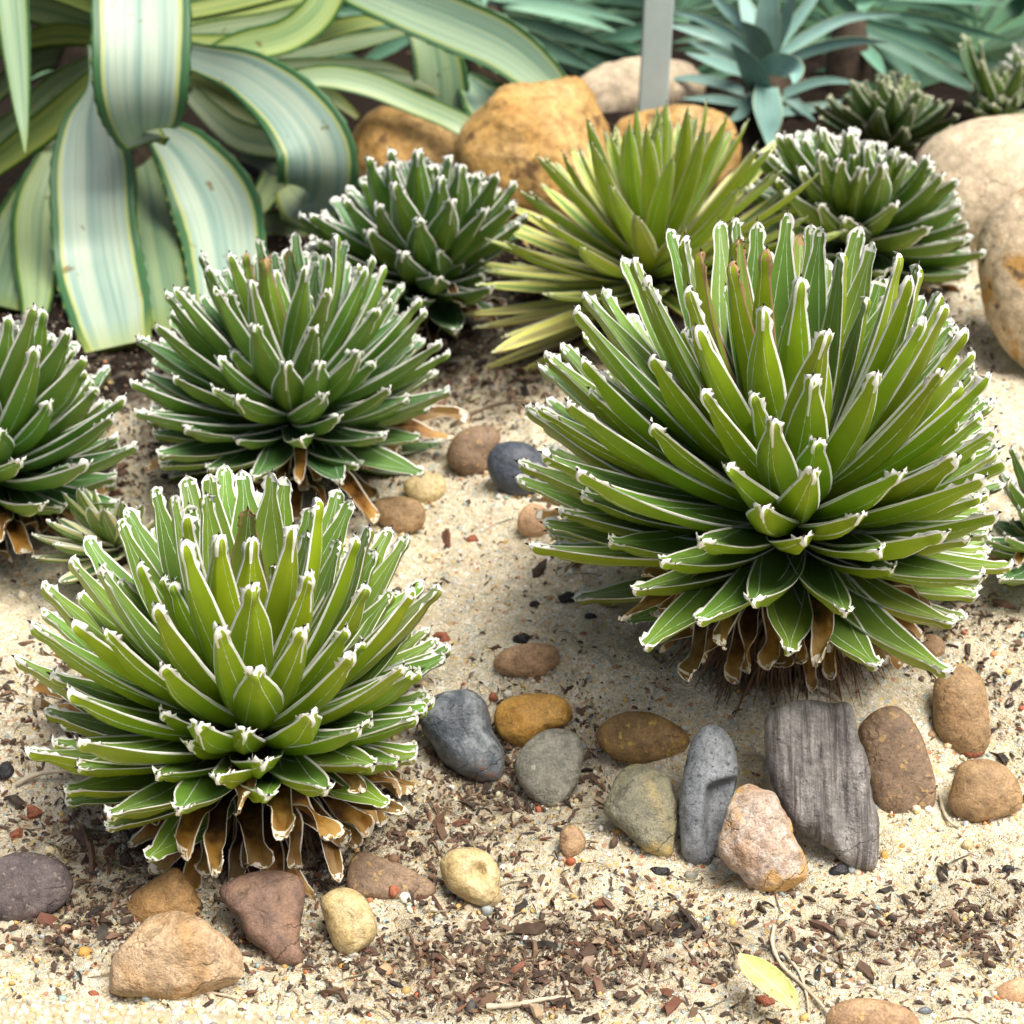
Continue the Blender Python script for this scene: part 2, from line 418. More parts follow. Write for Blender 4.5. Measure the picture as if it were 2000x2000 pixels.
    for i in range(nz + 1):
        t = i / nz; c = np.array([O[0], O[1], gz - .02]) * (1 - t) + top * t
        for j in range(na):
            a = 2 * math.pi * j / na; r_ = sr * (1.05 - .6 * t ** 2) * (1 + .12 * math.sin(7 * a + i * 2.1))
            V.append(c + (ax1 * math.cos(a) + ax2 * math.sin(a)) * r_ - off)
    for i in range(nz):
        for j in range(na): F.append((i * na + j, i * na + (j + 1) % na, (i + 1) * na + (j + 1) % na, (i + 1) * na + j))
    F.append(tuple(range(nz * na, nz * na + na)))
    obj('stem', mesh('stem', V, F), root, [M_stem])
    return root
M_stem = plain('old_leaf_bases', (.07, .045, .025), .8, 60, .7, .8)

def conv(lst, ox, oy, sc):
    return [(ox + p[0] * sc, oy + p[1] * sc, p[2] if len(p) > 2 else '') for p in lst]
q = 500 / 1932
BIG = conv([(1180, 180), (1310, 235), (1430, 350, 'b'), (1570, 125), (1690, 100), (1850, 130), (1715, 260, 'b'), (1665, 420, 'b'), (1690, 530, 'b'), (1835, 450, 'b'), (1335, 610), (1390, 910), (835, 395), (920, 400), (1010, 540), (880, 830), (1060, 1130), (540, 665), (690, 630), (480, 780), (540, 950), (700, 1260), (1440, 1385), (1750, 1140), (1060, 1650), (720, 1750), (250, 1110), (370, 1050), (200, 1200), (105, 1520), (180, 1510), (260, 1460), (420, 1480), (530, 1150), (230, 1870), (1900, 760), (1925, 330, 'b')], 1000, 400, q) \
    + conv([(150, 60), (325, 150), (395, 165), (240, 230, 'b'), (120, 385, 'b'), (250, 540), (690, 165), (550, 360), (790, 280), (980, 360), (1130, 450), (1070, 530), (710, 600), (835, 895), (445, 945), (340, 1285), (40, 1610), (820, 1260), (690, 1710), (1185, 840), (1300, 660), (1340, 740), (1380, 860), (1500, 925), (1550, 1095), (1310, 1240), (1680, 1265), (1560, 1440), (1710, 1470), (1710, 1675), (1220, 1640)], 1500, 400, q) \
    + conv([(50, 200), (130, 240), (30, 320), (500, 260), (150, 490, 'd'), (190, 560, 'd'), (540, 590), (870, 520), (1190, 350), (1620, 220), (270, 720), (130, 820), (570, 900, 'd'), (330, 1020, 'd'), (760, 1080), (1130, 940), (1430, 790), (1890, 530), (600, 1260, 'd'), (820, 1400, 'd'), (1000, 1590), (1400, 1390), (1810, 1240), (1590, 1590, 'd'), (1330, 1860, 'd')], 1000, 850, q) \
    + conv([(340, 250), (130, 820), (1010, 270), (1430, 150), (1800, 180), (1640, 310), (1790, 360), (700, 590), (1260, 550), (1740, 580), (1350, 720), (830, 860), (1850, 980), (1620, 1060), (1180, 1190), (590, 1320), (1540, 1260, 'd'), (170, 1630), (830, 1740), (1380, 1790), (380, 1720, 'd')], 1500, 850, q)
FRONT = conv([(615, 205), (740, 165), (830, 155), (890, 120), (960, 140), (1080, 150), (1130, 165), (500, 290), (690, 240), (820, 235), (750, 310), (855, 345, 'b'), (985, 295, 'b'), (1020, 225), (1255, 245), (1345, 215), (1395, 260), (475, 335), (340, 405), (280, 490), (400, 520), (620, 360), (560, 500), (730, 415), (870, 395), (1000, 405), (810, 540), (1165, 355), (1410, 395), (1465, 365), (1550, 370), (1620, 395), (170, 585), (165, 690), (125, 745), (290, 735), (420, 765), (620, 670), (1000, 590), (1230, 540), (1450, 590), (870, 755), (1205, 760), (1400, 855), (60, 880), (130, 930), (270, 1010), (470, 960), (650, 910), (1010, 925), (1640, 600), (1680, 580), (1745, 595, 'y'), (1745, 850), (1600, 910), (1230, 1100), (790, 1140), (1050, 1290), (1430, 1160), (1680, 1215, 'y'), (100, 1245), (310, 1210), (550, 1245), (1300, 1400), (710, 1480), (410, 1520),
    (165, 870, 'd'), (95, 980, 'd'), (130, 1070, 'd'), (170, 1320, 'd'), (230, 1400, 'd'), (215, 1470, 'd'), (410, 1630, 'd'), (720, 1660, 'd'), (870, 1740, 'd'), (950, 1490, 'd'), (1130, 1600, 'd'), (1340, 1600, 'd'), (1430, 1420, 'd'), (1560, 1380, 'd'), (1690, 1120, 'd'), (1750, 1130, 'd'), (1610, 1500, 'd')], 0, 850, 950 / 1932)
MID = conv([(470, 225), (500, 285), (600, 225), (680, 225, 'b'), (730, 160), (530, 380), (810, 225), (625, 285), (765, 250, 'b'), (740, 325, 'b'), (700, 350), (815, 305), (880, 215, 'b'), (910, 130), (960, 285), (1100, 135), (1060, 230), (1150, 170), (1275, 240), (1245, 290), (1330, 280), (1065, 395), (835, 415), (300, 405), (340, 385), (545, 495), (255, 560), (330, 555), (715, 560), (1000, 570), (1300, 480), (1420, 370), (1500, 435), (1525, 490), (165, 625), (195, 635), (545, 715), (865, 740), (1215, 685), (1460, 575), (130, 830), (195, 830), (335, 805), (630, 900), (1050, 885), (1350, 860), (1600, 640), (1640, 690), (1640, 870), (150, 970), (390, 1050), (260, 1170), (930, 1100), (1330, 1085), (1510, 1270), (1120, 1300), (710, 1280),
    (170, 1160, 'd'), (1730, 1000, 'd'), (1670, 1110, 'd'), (1640, 1160, 'd'), (200, 1250, 'd'), (930, 1320, 'd'), (1290, 1500, 'd')], 200, 400, 800 / 1932)
s3 = 700 / 1932
DARK = conv([(60, 1070), (60, 1170), (190, 840), (310, 800), (310, 870), (330, 980), (200, 1050), (200, 950, 'b'), (270, 980, 'b'), (245, 1100), (190, 1240), (375, 1360), (435, 1030), (440, 880), (460, 805), (580, 950), (640, 1070), (690, 880), (630, 835), (755, 960), (880, 930), (830, 1120), (460, 1175), (645, 1300), (985, 970), (985, 1090), (560, 1490)], 650, 0, s3) + [(585, 417, ''), (606, 417, ''), (618, 466, ''), (960, 560, ''), (905, 600, 'd')]
YEL = conv([(1100, 840), (1140, 845), (1285, 840), (1370, 640), (1395, 770), (1500, 1005), (1010, 1030), (1125, 1090), (930, 1100), (820, 1285), (955, 1340), (755, 1435), (770, 1535), (680, 1695, 'y'), (910, 1820, 'y'), (1330, 1330), (1130, 1585), (1600, 660), (1640, 560), (1640, 610), (1690, 680), (1750, 580), (1770, 610), (1800, 550), (1835, 840)], 650, 0, s3) \
    + conv([(5, 560), (120, 580), (220, 545), (210, 680), (335, 620), (450, 640), (390, 1015), (570, 800), (620, 740), (830, 930), (900, 1010), (980, 1240), (770, 1165)], 1300, 0, s3) + [(916, 782, 'y'), (932, 725, 'y'), (925, 640, 'y'), (960, 690, 'y'), (900, 700, 'y'), (950, 770, 'd'), (1040, 420, ''), (1075, 470, ''), (1110, 330, ''), (1160, 300, ''), (1190, 360, ''), (985, 470, ''), (1010, 530, ''), (1440, 330, ''), (1480, 290, ''), (1530, 330, ''), (1560, 400, ''), (1600, 390, ''), (1590, 450, ''), (1370, 260, ''), (1285, 250, ''), (1225, 300, ''), (1330, 300, ''), (1240, 420, ''), (1340, 440, ''), (1400, 470, ''), (1180, 480, '')]
RRIGHT = conv([(600, 720), (650, 720), (715, 710), (835, 685), (470, 800), (740, 865), (720, 900), (835, 820), (860, 920), (905, 810), (940, 860), (985, 710), (1020, 690), (1015, 830), (1075, 780), (1065, 900), (1165, 770), (1170, 880), (1235, 800), (1280, 840), (1310, 840), (1355, 885), (1300, 930), (1410, 840), (1435, 870), (1490, 935), (1580, 965), (1130, 1005), (1450, 1020), (1240, 1095), (1600, 1100), (1420, 1220), (1690, 1165), (1620, 1285), (1730, 1355), (960, 1170), (640, 950), (600, 960), (640, 1030), (1680, 1440, 'd'), (1600, 1530, 'd'), (1640, 1640, 'd')], 1300, 0, s3)
FAR1 = conv([(800, 560), (950, 570), (1000, 430), (1110, 490), (1160, 430), (1200, 450), (1235, 480), (1160, 590), (1330, 560), (1290, 690), (1370, 490), (1430, 520), (1540, 545), (1580, 620)], 1300, 0, s3)
FAR2 = conv([(1620, 560), (1670, 590), (1715, 530), (1760, 560), (1800, 520), (1850, 540), (1900, 520)], 1300, 0, s3)
FAR3 = conv([(1880, 260), (1820, 330), (1900, 340), (1850, 300), (1925, 300)], 1300, 0, s3)
s4 = 300 / 966
LEFT = conv([(50, 210), (210, 145), (265, 170), (225, 405), (440, 290), (480, 380), (530, 465), (680, 530), (140, 620), (520, 620), (380, 870), (790, 715), (700, 840), (780, 910), (860, 1020), (560, 1130), (130, 1115), (270, 1390), (740, 1380), (750, 1320, 'd'), (690, 1230, 'd'), (5, 360), (200, 1700, 'd'), (0, 1640, 'd')], 0, 550, s4)
PUP = conv([(390, 1320), (490, 1300), (290, 1500), (200, 1590), (200, 1730), (650, 1430), (900, 1400), (370, 1890), (560, 1420), (760, 1380), (330, 1650)], 0, 550, s4)
REDGE = conv([(410, 235), (390, 440), (370, 790), (330, 1060), (250, 810), (180, 820, 'd'), (430, 975, 'd'), (470, 620)], 1850, 800, 150 / 483)
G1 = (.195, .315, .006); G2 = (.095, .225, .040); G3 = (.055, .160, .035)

def plant(opx, opy, gpy, dz=0.0):
    g = ground(opx, gpy); dep = (g - CAM) @ FW; O = at_depth(opx, opy, dep); return O, g[2]
O, gz = plant(1535, 1125, 1300); BIGO, BIGG = O, gz
rosette('agave', 'largest agave, a dense green white-edged dome on a fibrous stem above the upright stones', 'agave', O, gz, BIG, .285, .050, .125, .030, G1, e_min=-34, fill=330, lean=.05, seed=3, stem_r=.045)
O, gz = plant(508, 1520, 1610); FRO, FRG = O, gz
rosette('agave', 'foreground agave at lower left with white-edged leaves above a skirt of dried brown leaves', 'agave', O, gz, FRONT, .235, .051, .105, .026, G1, e_min=-34, fill=260, lean=.05, skirt=.10, seed=4, stem_r=.04)
O, gz = plant(575, 885, 935); MIDO = O
rosette('agave', 'medium agave with thick white margins behind the foreground one, below the broad striped leaves', 'agave', O, gz, MID, .225, .044, .10, .025, G2, e_min=-28, fill=240, seed=5)
O, gz = plant(835, 610, 660); DARKO = O
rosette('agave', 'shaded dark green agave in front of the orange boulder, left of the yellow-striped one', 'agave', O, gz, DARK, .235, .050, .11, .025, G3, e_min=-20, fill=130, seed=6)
O, gz = plant(1270, 590, 640); YELO = O
rosette('agave', 'spiky agave with plain pointed green leaves striped yellow, in front of the grey post', 'agave', O, gz, YEL, .30, .033, .08, .025, (.25, .40, .03), kind='spiky', mats=(M_under_y, M_upper_y, M_thinw, M_spine), e_min=-20, fill=120, seed=7)
O, gz = plant(1665, 540, 600); RRO = O
rosette('agave', 'slightly blurred agave with blunt white-rimmed leaves beside the big pale boulder', 'agave', O, gz, RRIGHT, .245, .046, .12, .03, (.075, .17, .03), e_min=-20, fill=150, seed=8)
O, gz = plant(1735, 300, 335)
rosette('agave', 'small dark blurred agave behind the pale boulder, below the right blue-green agave', 'agave', O, gz, FAR1, .20, .034, .08, .025, (.03, .09, .045), mats=(M_under, M_upper, M_thinw, M_spine), e_min=5, fill=50, seed=9)
O, gz = plant(1945, 245, 275)
rosette('agave', 'low blurred agave whose tips just show over the pale boulder at the right edge', 'agave', O, gz, FAR2, .15, .03, .06, .02, (.04, .11, .03), mats=(M_under, M_upper, M_thinw, M_spine), e_min=5, fill=40, seed=10)
O, gz = plant(2010, 190, 215)
rosette('agave', 'far blurred bright green agave cut by the right edge near the top', 'agave', O, gz, FAR3, .17, .03, .06, .02, (.10, .20, .04), e_min=5, fill=40, seed=12)
O, gz = plant(-25, 985, 1040)
rosette('agave', 'bluish green agave with broad white edges, cut off by the left edge of the picture', 'agave', O, gz, LEFT, .255, .050, .10, .028, G2, e_min=-25, fill=200, seed=13)
O, gz = plant(228, 1085, 1105)
rosette('small_agave', 'small young agave with cream-striped leaves tucked behind the foreground agave', 'agave', O, gz, PUP, .125, .028, .03, .01, (.06, .15, .05), kind='spiky', mats=(M_under_c, M_upper_c, M_white, M_spine), e_min=0, fill=14, seed=14)
O, gz = plant(2075, 1095, 1135)
rosette('agave', 'pale-edged agave of which only a few leaf tips enter at the right edge', 'agave', O, gz, REDGE, .14, .034, .06, .02, G2, e_min=-15, fill=60, seed=15)

# dry fibres hanging from the big agave's stem
def tube(V, F, pts, rads, k=3):
    pts = [np.asarray(p, float) for p in pts]; n0 = len(V)
    for i, p in enumerate(pts):
        t = pts[min(i + 1, len(pts) - 1)] - pts[max(i - 1, 0)]; t /= (np.linalg.norm(t) + 1e-9)
        a = np.cross(t, [0, 0, 1.0]); a = a / np.linalg.norm(a) if np.linalg.norm(a) > .05 else np.array([1.0, 0, 0]); b = np.cross(t, a)
        for j in range(k):
            th = 2 * math.pi * j / k; V.append(p + (a * math.cos(th) + b * math.sin(th)) * rads[i])
    for i in range(len(pts) - 1):
        for j in range(k): F.append((n0 + i * k + j, n0 + i * k + (j + 1) % k, n0 + (i + 1) * k + (j + 1) % k, n0 + (i + 1) * k + j))
def finds(label): return next(o for o in COL.objects if o.get('label', '').startswith(label))
M_fib = plain('dry_fibre', (.30, .19, .10), .8, 40, .7, .3)
def fibres(root, O, gz, n, r0, spread, seed):
    rg = random.Random(seed); V = []; F = []; off = np.array([O[0], O[1], gz])
    for i in range(n):
        a = rg.uniform(math.pi * .9, math.pi * 2.1); rr = r0 * rg.uniform(.5, 1.2)
        p = np.array([O[0] + rr * math.cos(a), O[1] + rr * math.sin(a), gz + rg.uniform(.02, .075)])
        out = np.array([math.cos(a + rg.uniform(-.5, .5)), math.sin(a + rg.uniform(-.5, .5)), 0]); ln = rg.uniform(.015, .055) * spread
        q1 = p + out * ln * .5 + np.array([0, 0, -.01]); q2 = p + out * ln + np.array([rg.uniform(-.012, .012), 0, -.06]); 
        q2[2] = max(q2[2], float(H(q2[0], q2[1])) + .002); w = rg.uniform(.0004, .0022)
        tube(V, F, [p - off, q1 - off, q2 - off], [w, w, w * .3])
    o = obj('dry_fibres', mesh('dry_fibres', V, F), root, [M_fib]); o['kind'] = 'stuff'
fibres(finds('largest agave'), BIGO, BIGG, 900, .062, 1.0, 4)
fibres(finds('foreground agave'), FRO, FRG, 350, .06, 1, 5)

# ------------------------------------------------------------------ broad ribbon leaves (striped agave, blue-green agaves)
def cr(P, n):
    P = np.asarray(P, float); m = len(P); out = []
    for t in np.linspace(0, m - 1, n):
        i = min(int(t), m - 2); f = t - i
        p0, p1, p2, p3 = P[max(i - 1, 0)], P[i], P[i + 1], P[min(i + 2, m - 1)]
        out.append(.5 * ((2 * p1) + (-p0 + p2) * f + (2 * p0 - 5 * p1 + 4 * p2 - p3) * f * f + (-p0 + 3 * p1 - 3 * p2 + p3) * f ** 3))
    return np.array(out)
def ribbon(root, off, pts, depth, mats, roll=0.0, chan=.18, thick=.004, n=30, teeth=False, name='leaf', color=None, rng=random, wave=.0):
    """pts: (px, py, width_px[, depth offset[, roll]]) photo pixels at a given distance from the camera"""
    A = []
    for p in pts:
        A.append((p[0], p[1], p[2], p[3] if len(p) > 3 else 0.0, p[4] if len(p) > 4 else roll))
    S = cr(A, n); S[:, 2] = np.maximum(S[:, 2], 1.0)
    S[:, 3] = [min(a[3], float((ground(a[0], max(a[1], -400)) - CAM) @ FW) - depth - .055) for a in S]
    kk = np.pad(S[:, 3], 4, 'edge'); S[:, 3] = np.minimum(S[:, 3], np.convolve(kk, np.ones(9) / 9, 'valid')) if False else np.convolve(kk, np.ones(9) / 9, 'valid')
    C = np.array([at_depth(a[0], a[1], depth + a[3]) for a in S]); hw = S[:, 2] * T / 1000 * (depth + S[:, 3]) / 2
    Tn = np.gradient(C, axis=0); Tn /= np.linalg.norm(Tn, axis=1)[:, None]
    us = np.array([-1, -.93, -.8, -.5, -.2, 0, .2, .5, .8, .93, 1.0]); V = []; UV = []
    ln = np.concatenate([[0], np.cumsum(np.linalg.norm(np.diff(C, axis=0), axis=1))]); ln /= max(ln[-1], 1e-6)
    ph = rng.uniform(0, 6)
    for i in range(n):
        view = C[i] - CAM; view /= np.linalg.norm(view); t = Tn[i]
        s = np.cross(t, -view)
        if np.linalg.norm(s) < .12: s = np.cross(t, UP)
        s /= np.linalg.norm(s); nn = np.cross(s, t); r_ = S[i, 4]
        if nn @ view > 0: nn = -nn
        s2 = s * math.cos(r_) + nn * math.sin(r_); n2 = nn * math.cos(r_) - s * math.sin(r_)
        h = hw[i] / max(.45, abs(math.cos(r_)))
        for u_ in us:
            wob = wave * h * math.sin(ln[i] * 14 + ph + (2 if u_ > 0 else 0)) * abs(u_) ** 2
            e_ = h * u_
            if teeth and abs(u_) == 1 : e_ *= 1 + (.035 if i % 2 else 0)
            V.append(C[i] + s2 * e_ + n2 * (chan * h * (u_ * u_ - .4) + wob)); UV.append(((u_ + 1) / 2, ln[i]))
        for u_ in us[::-1]:
            th = thick * (1 - .8 * abs(u_)) * (1 - .6 * ln[i])
            wob = wave * h * math.sin(ln[i] * 14 + ph + (2 if u_ > 0 else 0)) * abs(u_) ** 2
            V.append(C[i] + s2 * (h * u_ * .995) + n2 * (chan * h * (u_ * u_ - .4) + wob - th)); UV.append(((u_ + 1) / 2, ln[i]))
    k = 22; F = []; MI = []
    for i in range(n - 1):
        for j in range(k):
            F.append((i * k + j, i * k + (j + 1) % k, (i + 1) * k + (j + 1) % k, (i + 1) * k + j)); MI.append(0 if j < 10 else 1)
    F.append(tuple(range(k))[::-1]); F.append(tuple(range((n - 1) * k, n * k))); MI += [1, 1]
    o = obj(name, mesh(name, np.array(V) - off, F, True, MI, UV), root, mats)
    o.color = (*(color or (1, 1, 1)), 1)
    return o
def striped_mat(name, yellow=0.0, shade=1.0):
    s = NT(name, .45, .35); u, v = s.uvxy(); oi = s.n('ShaderNodeObjectInfo')
    cm = s.n('ShaderNodeCombineXYZ'); s.link(s.math('MULTIPLY', oi.outputs['Random'], 17.0), cm.inputs[0])
    uvn = s.map(s.tc.outputs['UV'], scale=(8, .45, 1), loc=cm.outputs[0]); st = s.noise(1.0, 4, .65, uvn)
    fine = s.noise(1.0, 3, .6, s.map(s.tc.outputs['UV'], scale=(55, 2, 1), loc=cm.outputs[0]))
    c = s.ramp(st.outputs[0], [(.32, (.15, .27, .21)), (.45, (.34, .46, .38)), (.58, (.56, .62, .46)), (.70, (.24, .36, .28))])
    c = s.mix(s.math('MULTIPLY', fine.outputs[0], .35), c, (.42, .54, .46))
    ed = s.math('MULTIPLY', s.math('ABSOLUTE', s.math('SUBTRACT', u, .5)), 2.0)
    ed = s.math('ADD', ed, s.math('MULTIPLY_ADD', s.noise(1.0, 2, .5, s.map(s.tc.outputs['UV'], scale=(3, 7, 1), loc=cm.outputs[0])).outputs[0], .10, -.05))
    c = s.mix(s.ramp(ed, [(.72, 0.0), (.76, .8), (.80, .8), (.83, 0.0)]), c, (.52, .53, .12))
    c = s.mix(s.ramp(ed, [(.80, 0.0), (.83, .95)]), c, (.035, .13, .035))
    c = s.mix(yellow, c, (.28, .30, .05))
    c = s.mix(s.ramp(v, [(.86, 0.0), (1.0, .6)]), c, (.40, .42, .07))
    sp = s.noise(38, 2, .5); c = s.mix(s.ramp(sp.outputs[0], [(.71, 0.0), (.74, .8)]), c, (.20, .13, .03))
    c = s.mix(1.0, c, (.66, .70, .70), 'MULTIPLY'); c = s.mix(1.0, c, oi.outputs['Color'], 'MULTIPLY')
    return s.out(c, s.bump(fine.outputs[0], .15, .001))
M_sA = striped_mat('striped_leaf_face'); M_sB = striped_mat('striped_leaf_back', .55)
O, gz = plant(215, 240, 520); gA = np.array([O[0], O[1], gz]); dA = (gA - CAM) @ FW
big = thing('striped_agave', 'large agave with broad drooping cream and blue-green striped leaves at upper left', 'agave', gA)
rgA = random.Random(5)
def S(pts, dep=0.0, roll=0.0, color=(1, 1, 1), **k):
    return ribbon(big, gA, pts, dA + dep, (M_sA, M_sB), roll, color=color, rng=rgA, teeth=True, n=36, **k)
S([(275, -260, 120, .12), (275, -150, 175, -.02), (275, -30, 190, -.10), (276, 90, 190, -.13), (275, 170, 182, -.12), (277, 225, 160, -.09), (280, 258, 120, -.05), (285, 262, 80, .0), (288, 235, 40, .05)], -.22, chan=.12)
S([(190, 90, 40, .1), (184, 170, 28, .02), (176, 240, 105, -.03), (180, 320, 156, -.07), (182, 420, 162, -.09), (194, 520, 172, -.08), (214, 605, 162, -.05), (232, 680, 130, .0)], -.10, chan=.15)
S([(240, 120, 30, .1), (300, 240, 50, .02), (362, 305, 120, -.02), (418, 395, 170, -.05), (440, 490, 160, -.05), (446, 580, 150, -.02), (440, 640, 120, .03)], -.02, chan=.22)
S([(330, 100, 50, .1), (400, 118, 62, .04), (480, 145, 95, -.03), (560, 205, 130, -.08), (612, 280, 152, -.10), (620, 345, 156, -.07), (612, 385, 140, -.02), (590, 392, 110, .05), (560, 360, 60, .08)], -.10, chan=.14)
S([(10, -120, 80), (22, 0, 66), (32, 100, 54), (41, 200, 34), (47, 260, 16), (49, 300, 2)], -.30, color=(.75, .85, .65))
S([(150, 200, 20, .1), (110, 300, 60, .03), (78, 400, 100), (72, 500, 92), (70, 590, 60), (62, 670, 25)], .06, color=(.75, .78, .50))
S([(130, 260, 30, .1), (60, 380, 70), (20, 480, 100), (-10, 600, 110)], .12, color=(.45, .50, .35))
S([(260, 240, 20, .1), (288, 340, 50), (305, 450, 85), (325, 560, 95), (335, 640, 80)], .10, color=(.55, .62, .42))
S([(470, 300, 30, .1), (540, 330, 60), (500, 420, 40), (560, 440, 60), (650, 425, 40)], .18, color=(.45, .45, .25))
for a in [((190, 90, 40), (110, 105, 50), (60, 122, 45), (0, 170, 40), (-60, 230, 30)), ((190, 120, 40), (110, 170, 55), (40, 230, 50), (-40, 290, 40)), ((185, 150, 36), (110, 225, 60), (30, 290, 55), (-50, 350, 40)),
          ((190, 50, 40), (120, 30, 55), (60, 15, 55), (-20, 10, 40)), ((200, 30, 40), (140, 5, 50), (80, -10, 50), (20, -20, 40)), ((190, 70, 36), (120, 65, 46), (60, 75, 40), (-30, 100, 36)),
          ((330, 30, 30), (430, 10, 34), (540, -15, 30), (640, -40, 20)), ((340, 50, 30), (440, 30, 36), (560, 2, 32), (680, -30, 20)), ((340, 75, 36), (430, 60, 44), (520, 45, 40), (600, 20, 30)),
          ((360, 85, 36), (470, 88, 46), (590, 72, 44), (700, 45, 30), (780, 40, 10)), ((360, 100, 36), (500, 112, 44), (624, 95, 42), (707, 79, 34), (823, 54, 8)),
          ((380, 120, 36), (520, 135, 38), (640, 130, 34), (740, 128, 20), (800, 145, 8)), ((380, 125, 30), (540, 155, 36), (690, 150, 34), (800, 160, 24), (860, 185, 8)),
          ((370, 150, 36), (440, 190, 46), (500, 235, 50), (540, 270, 40), (580, 300, 20)), ((370, 180, 36), (430, 240, 50), (480, 270, 60), (560, 290, 50), (610, 330, 20)),
          ((370, 120, 30), (500, 150, 44), (590, 160, 40), (650, 190, 30), (700, 230, 10))]:
    S(list(a), rgA.uniform(.02, .22), roll=rgA.uniform(.3, .8), color=(.55, .58, .36) if rgA.random() < .6 else (.66, .66, .22))
S([(400, 112, 30), (470, 92, 60), (560, 70, 66), (620, 25, 70), (655, -40, 60)], -.04, roll=.2, color=(.85, .9, .42))
# right-hand group of long arching leaves
S([(575, 153, 34, .0), (650, 150, 48), (730, 168, 50), (810, 202, 46), (880, 232, 44, -.02), (930, 262, 50, -.02), (944, 305, 66, .02), (915, 335, 44, .08), (850, 318, 34, .12), (790, 285, 40, .12)], -.02, roll=.3, color=(.85, .9, .62), n=1 and 30) if False else \
    ribbon(big, gA, [(575, 153, 34, .0), (650, 150, 48), (730, 168, 50), (810, 202, 46), (880, 232, 44, -.02), (930, 262, 50, -.02), (944, 305, 66, .02), (915, 335, 44, .08), (850, 318, 34, .12), (790, 285, 40, .12)], dA - .02, (M_sA, M_sB), .3, color=(.85, .9, .62), rng=rgA, n=44, teeth=True)
S([(680, -40, 60, .0), (760, 0, 70), (825, 40, 84), (852, 100, 96), (862, 175, 108), (856, 240, 98), (843, 300, 55)], .04, color=(.62, .72, .48), chan=.2)
S([(600, -80, 70, .1), (700, -30, 90), (800, 12, 100), (890, 48, 108), (985, 92, 104), (1060, 152, 82), (1110, 208, 45), (1145, 262, 3)], -.06, color=(.85, .95, .80), chan=.2)
S([(905, 150, 30, .1), (935, 185, 70), (962, 215, 105), (968, 250, 85, .03), (952, 288, 30, .06)], .0, roll=.25, color=(.9, 1, .85), chan=.5)
# stub stem of the striped agave
Vs = []; Fs = []
tube(Vs, Fs, [at_depth(215, 420, dA + .25) - gA, at_depth(220, 240, dA + .2) - gA, at_depth(225, 60, dA + .18) - gA], [.14, .12, .08], 16)
obj('stem', mesh('stem', Vs, Fs), big, [M_stem])

def blue_mat(name, col, dark):
    s = NT(name, .5, .3); u, v = s.uvxy(); oi = s.n('ShaderNodeObjectInfo')
    n = s.noise(1.0, 3, .6, s.map(s.tc.outputs['UV'], scale=(14, 1, 1))); n2 = s.noise(9, 3)
    c = s.mix(s.ramp(n.outputs[0], [(.35, 0.0), (.7, .6)]), col, dark); c = s.mix(s.ramp(n2.outputs[0], [(.4, 0.0), (.7, .5)]), c, dark)
    ed = s.math('MULTIPLY', s.math('ABSOLUTE', s.math('SUBTRACT', u, .5)), 2.0)
    c = s.mix(s.ramp(ed, [(.88, 0.0), (.96, .6)]), c, (.45, .52, .30))
    c = s.mix(1.0, c, oi.outputs['Color'], 'MULTIPLY')
    return s.out(c)
M_bA = blue_mat('bluegreen_leaf_face', (.25, .41, .37), (.10, .23, .19)); M_bB = blue_mat('bluegreen_leaf_back', (.16, .24, .16), (.10, .17, .10))
def spiky_group(name, label, ox, oy, sc, center, depth, leaves, seed, hue=(1, 1, 1)):
    c = at_depth(ox + center[0] * sc, oy + center[1] * sc, depth); gzz = float(H(c[0], c[1])); off = np.array([c[0], c[1], gzz])
    root = thing(name, label, 'agave', off); rg = random.Random(seed)
    for lf in leaves:
        opt = lf[-1] if isinstance(lf[-1], dict) else {}
        w = lf[0]; P = [(ox + x * sc, oy + y * sc) for x, y in [p for p in lf[1:] if not isinstance(p, dict)]]
        m = len(P); prof = opt.get('prof', [.75, 1.0, .75, .04] if m >= 4 else [.8, 1.0, .05] if m == 3 else [.9, .05])
        prof = np.interp(np.linspace(0, 1, m), np.linspace(0, 1, len(prof)), prof); toward = opt.get('d', rg.uniform(-.12, .12))
        pts = [(P[i][0], P[i][1], max(2, w * sc * prof[i]), toward * i / (m - 1)) for i in range(m)]
        ribbon(root, off, pts, depth, (M_bA, M_bB), opt.get('roll', rg.uniform(-.5, .5)), .22, .008, 22, color=tuple(h * opt.get('k', 1.0) for h in hue), rng=rg)
    Vs = []; Fs = []; b = np.array([0, 0, -.03]); tube(Vs, Fs, [b, (c - off) * .6, c - off + np.array([0, 0.03, .0])], [.05, .045, .03], 12)
    obj('stem', mesh('stem', Vs, Fs), root, [M_stem])
    return root
c2 = 750 / 1932
def depth_at(px, py): return float((ground(px, py) - CAM) @ FW)
dB = depth_at(1500, 225)
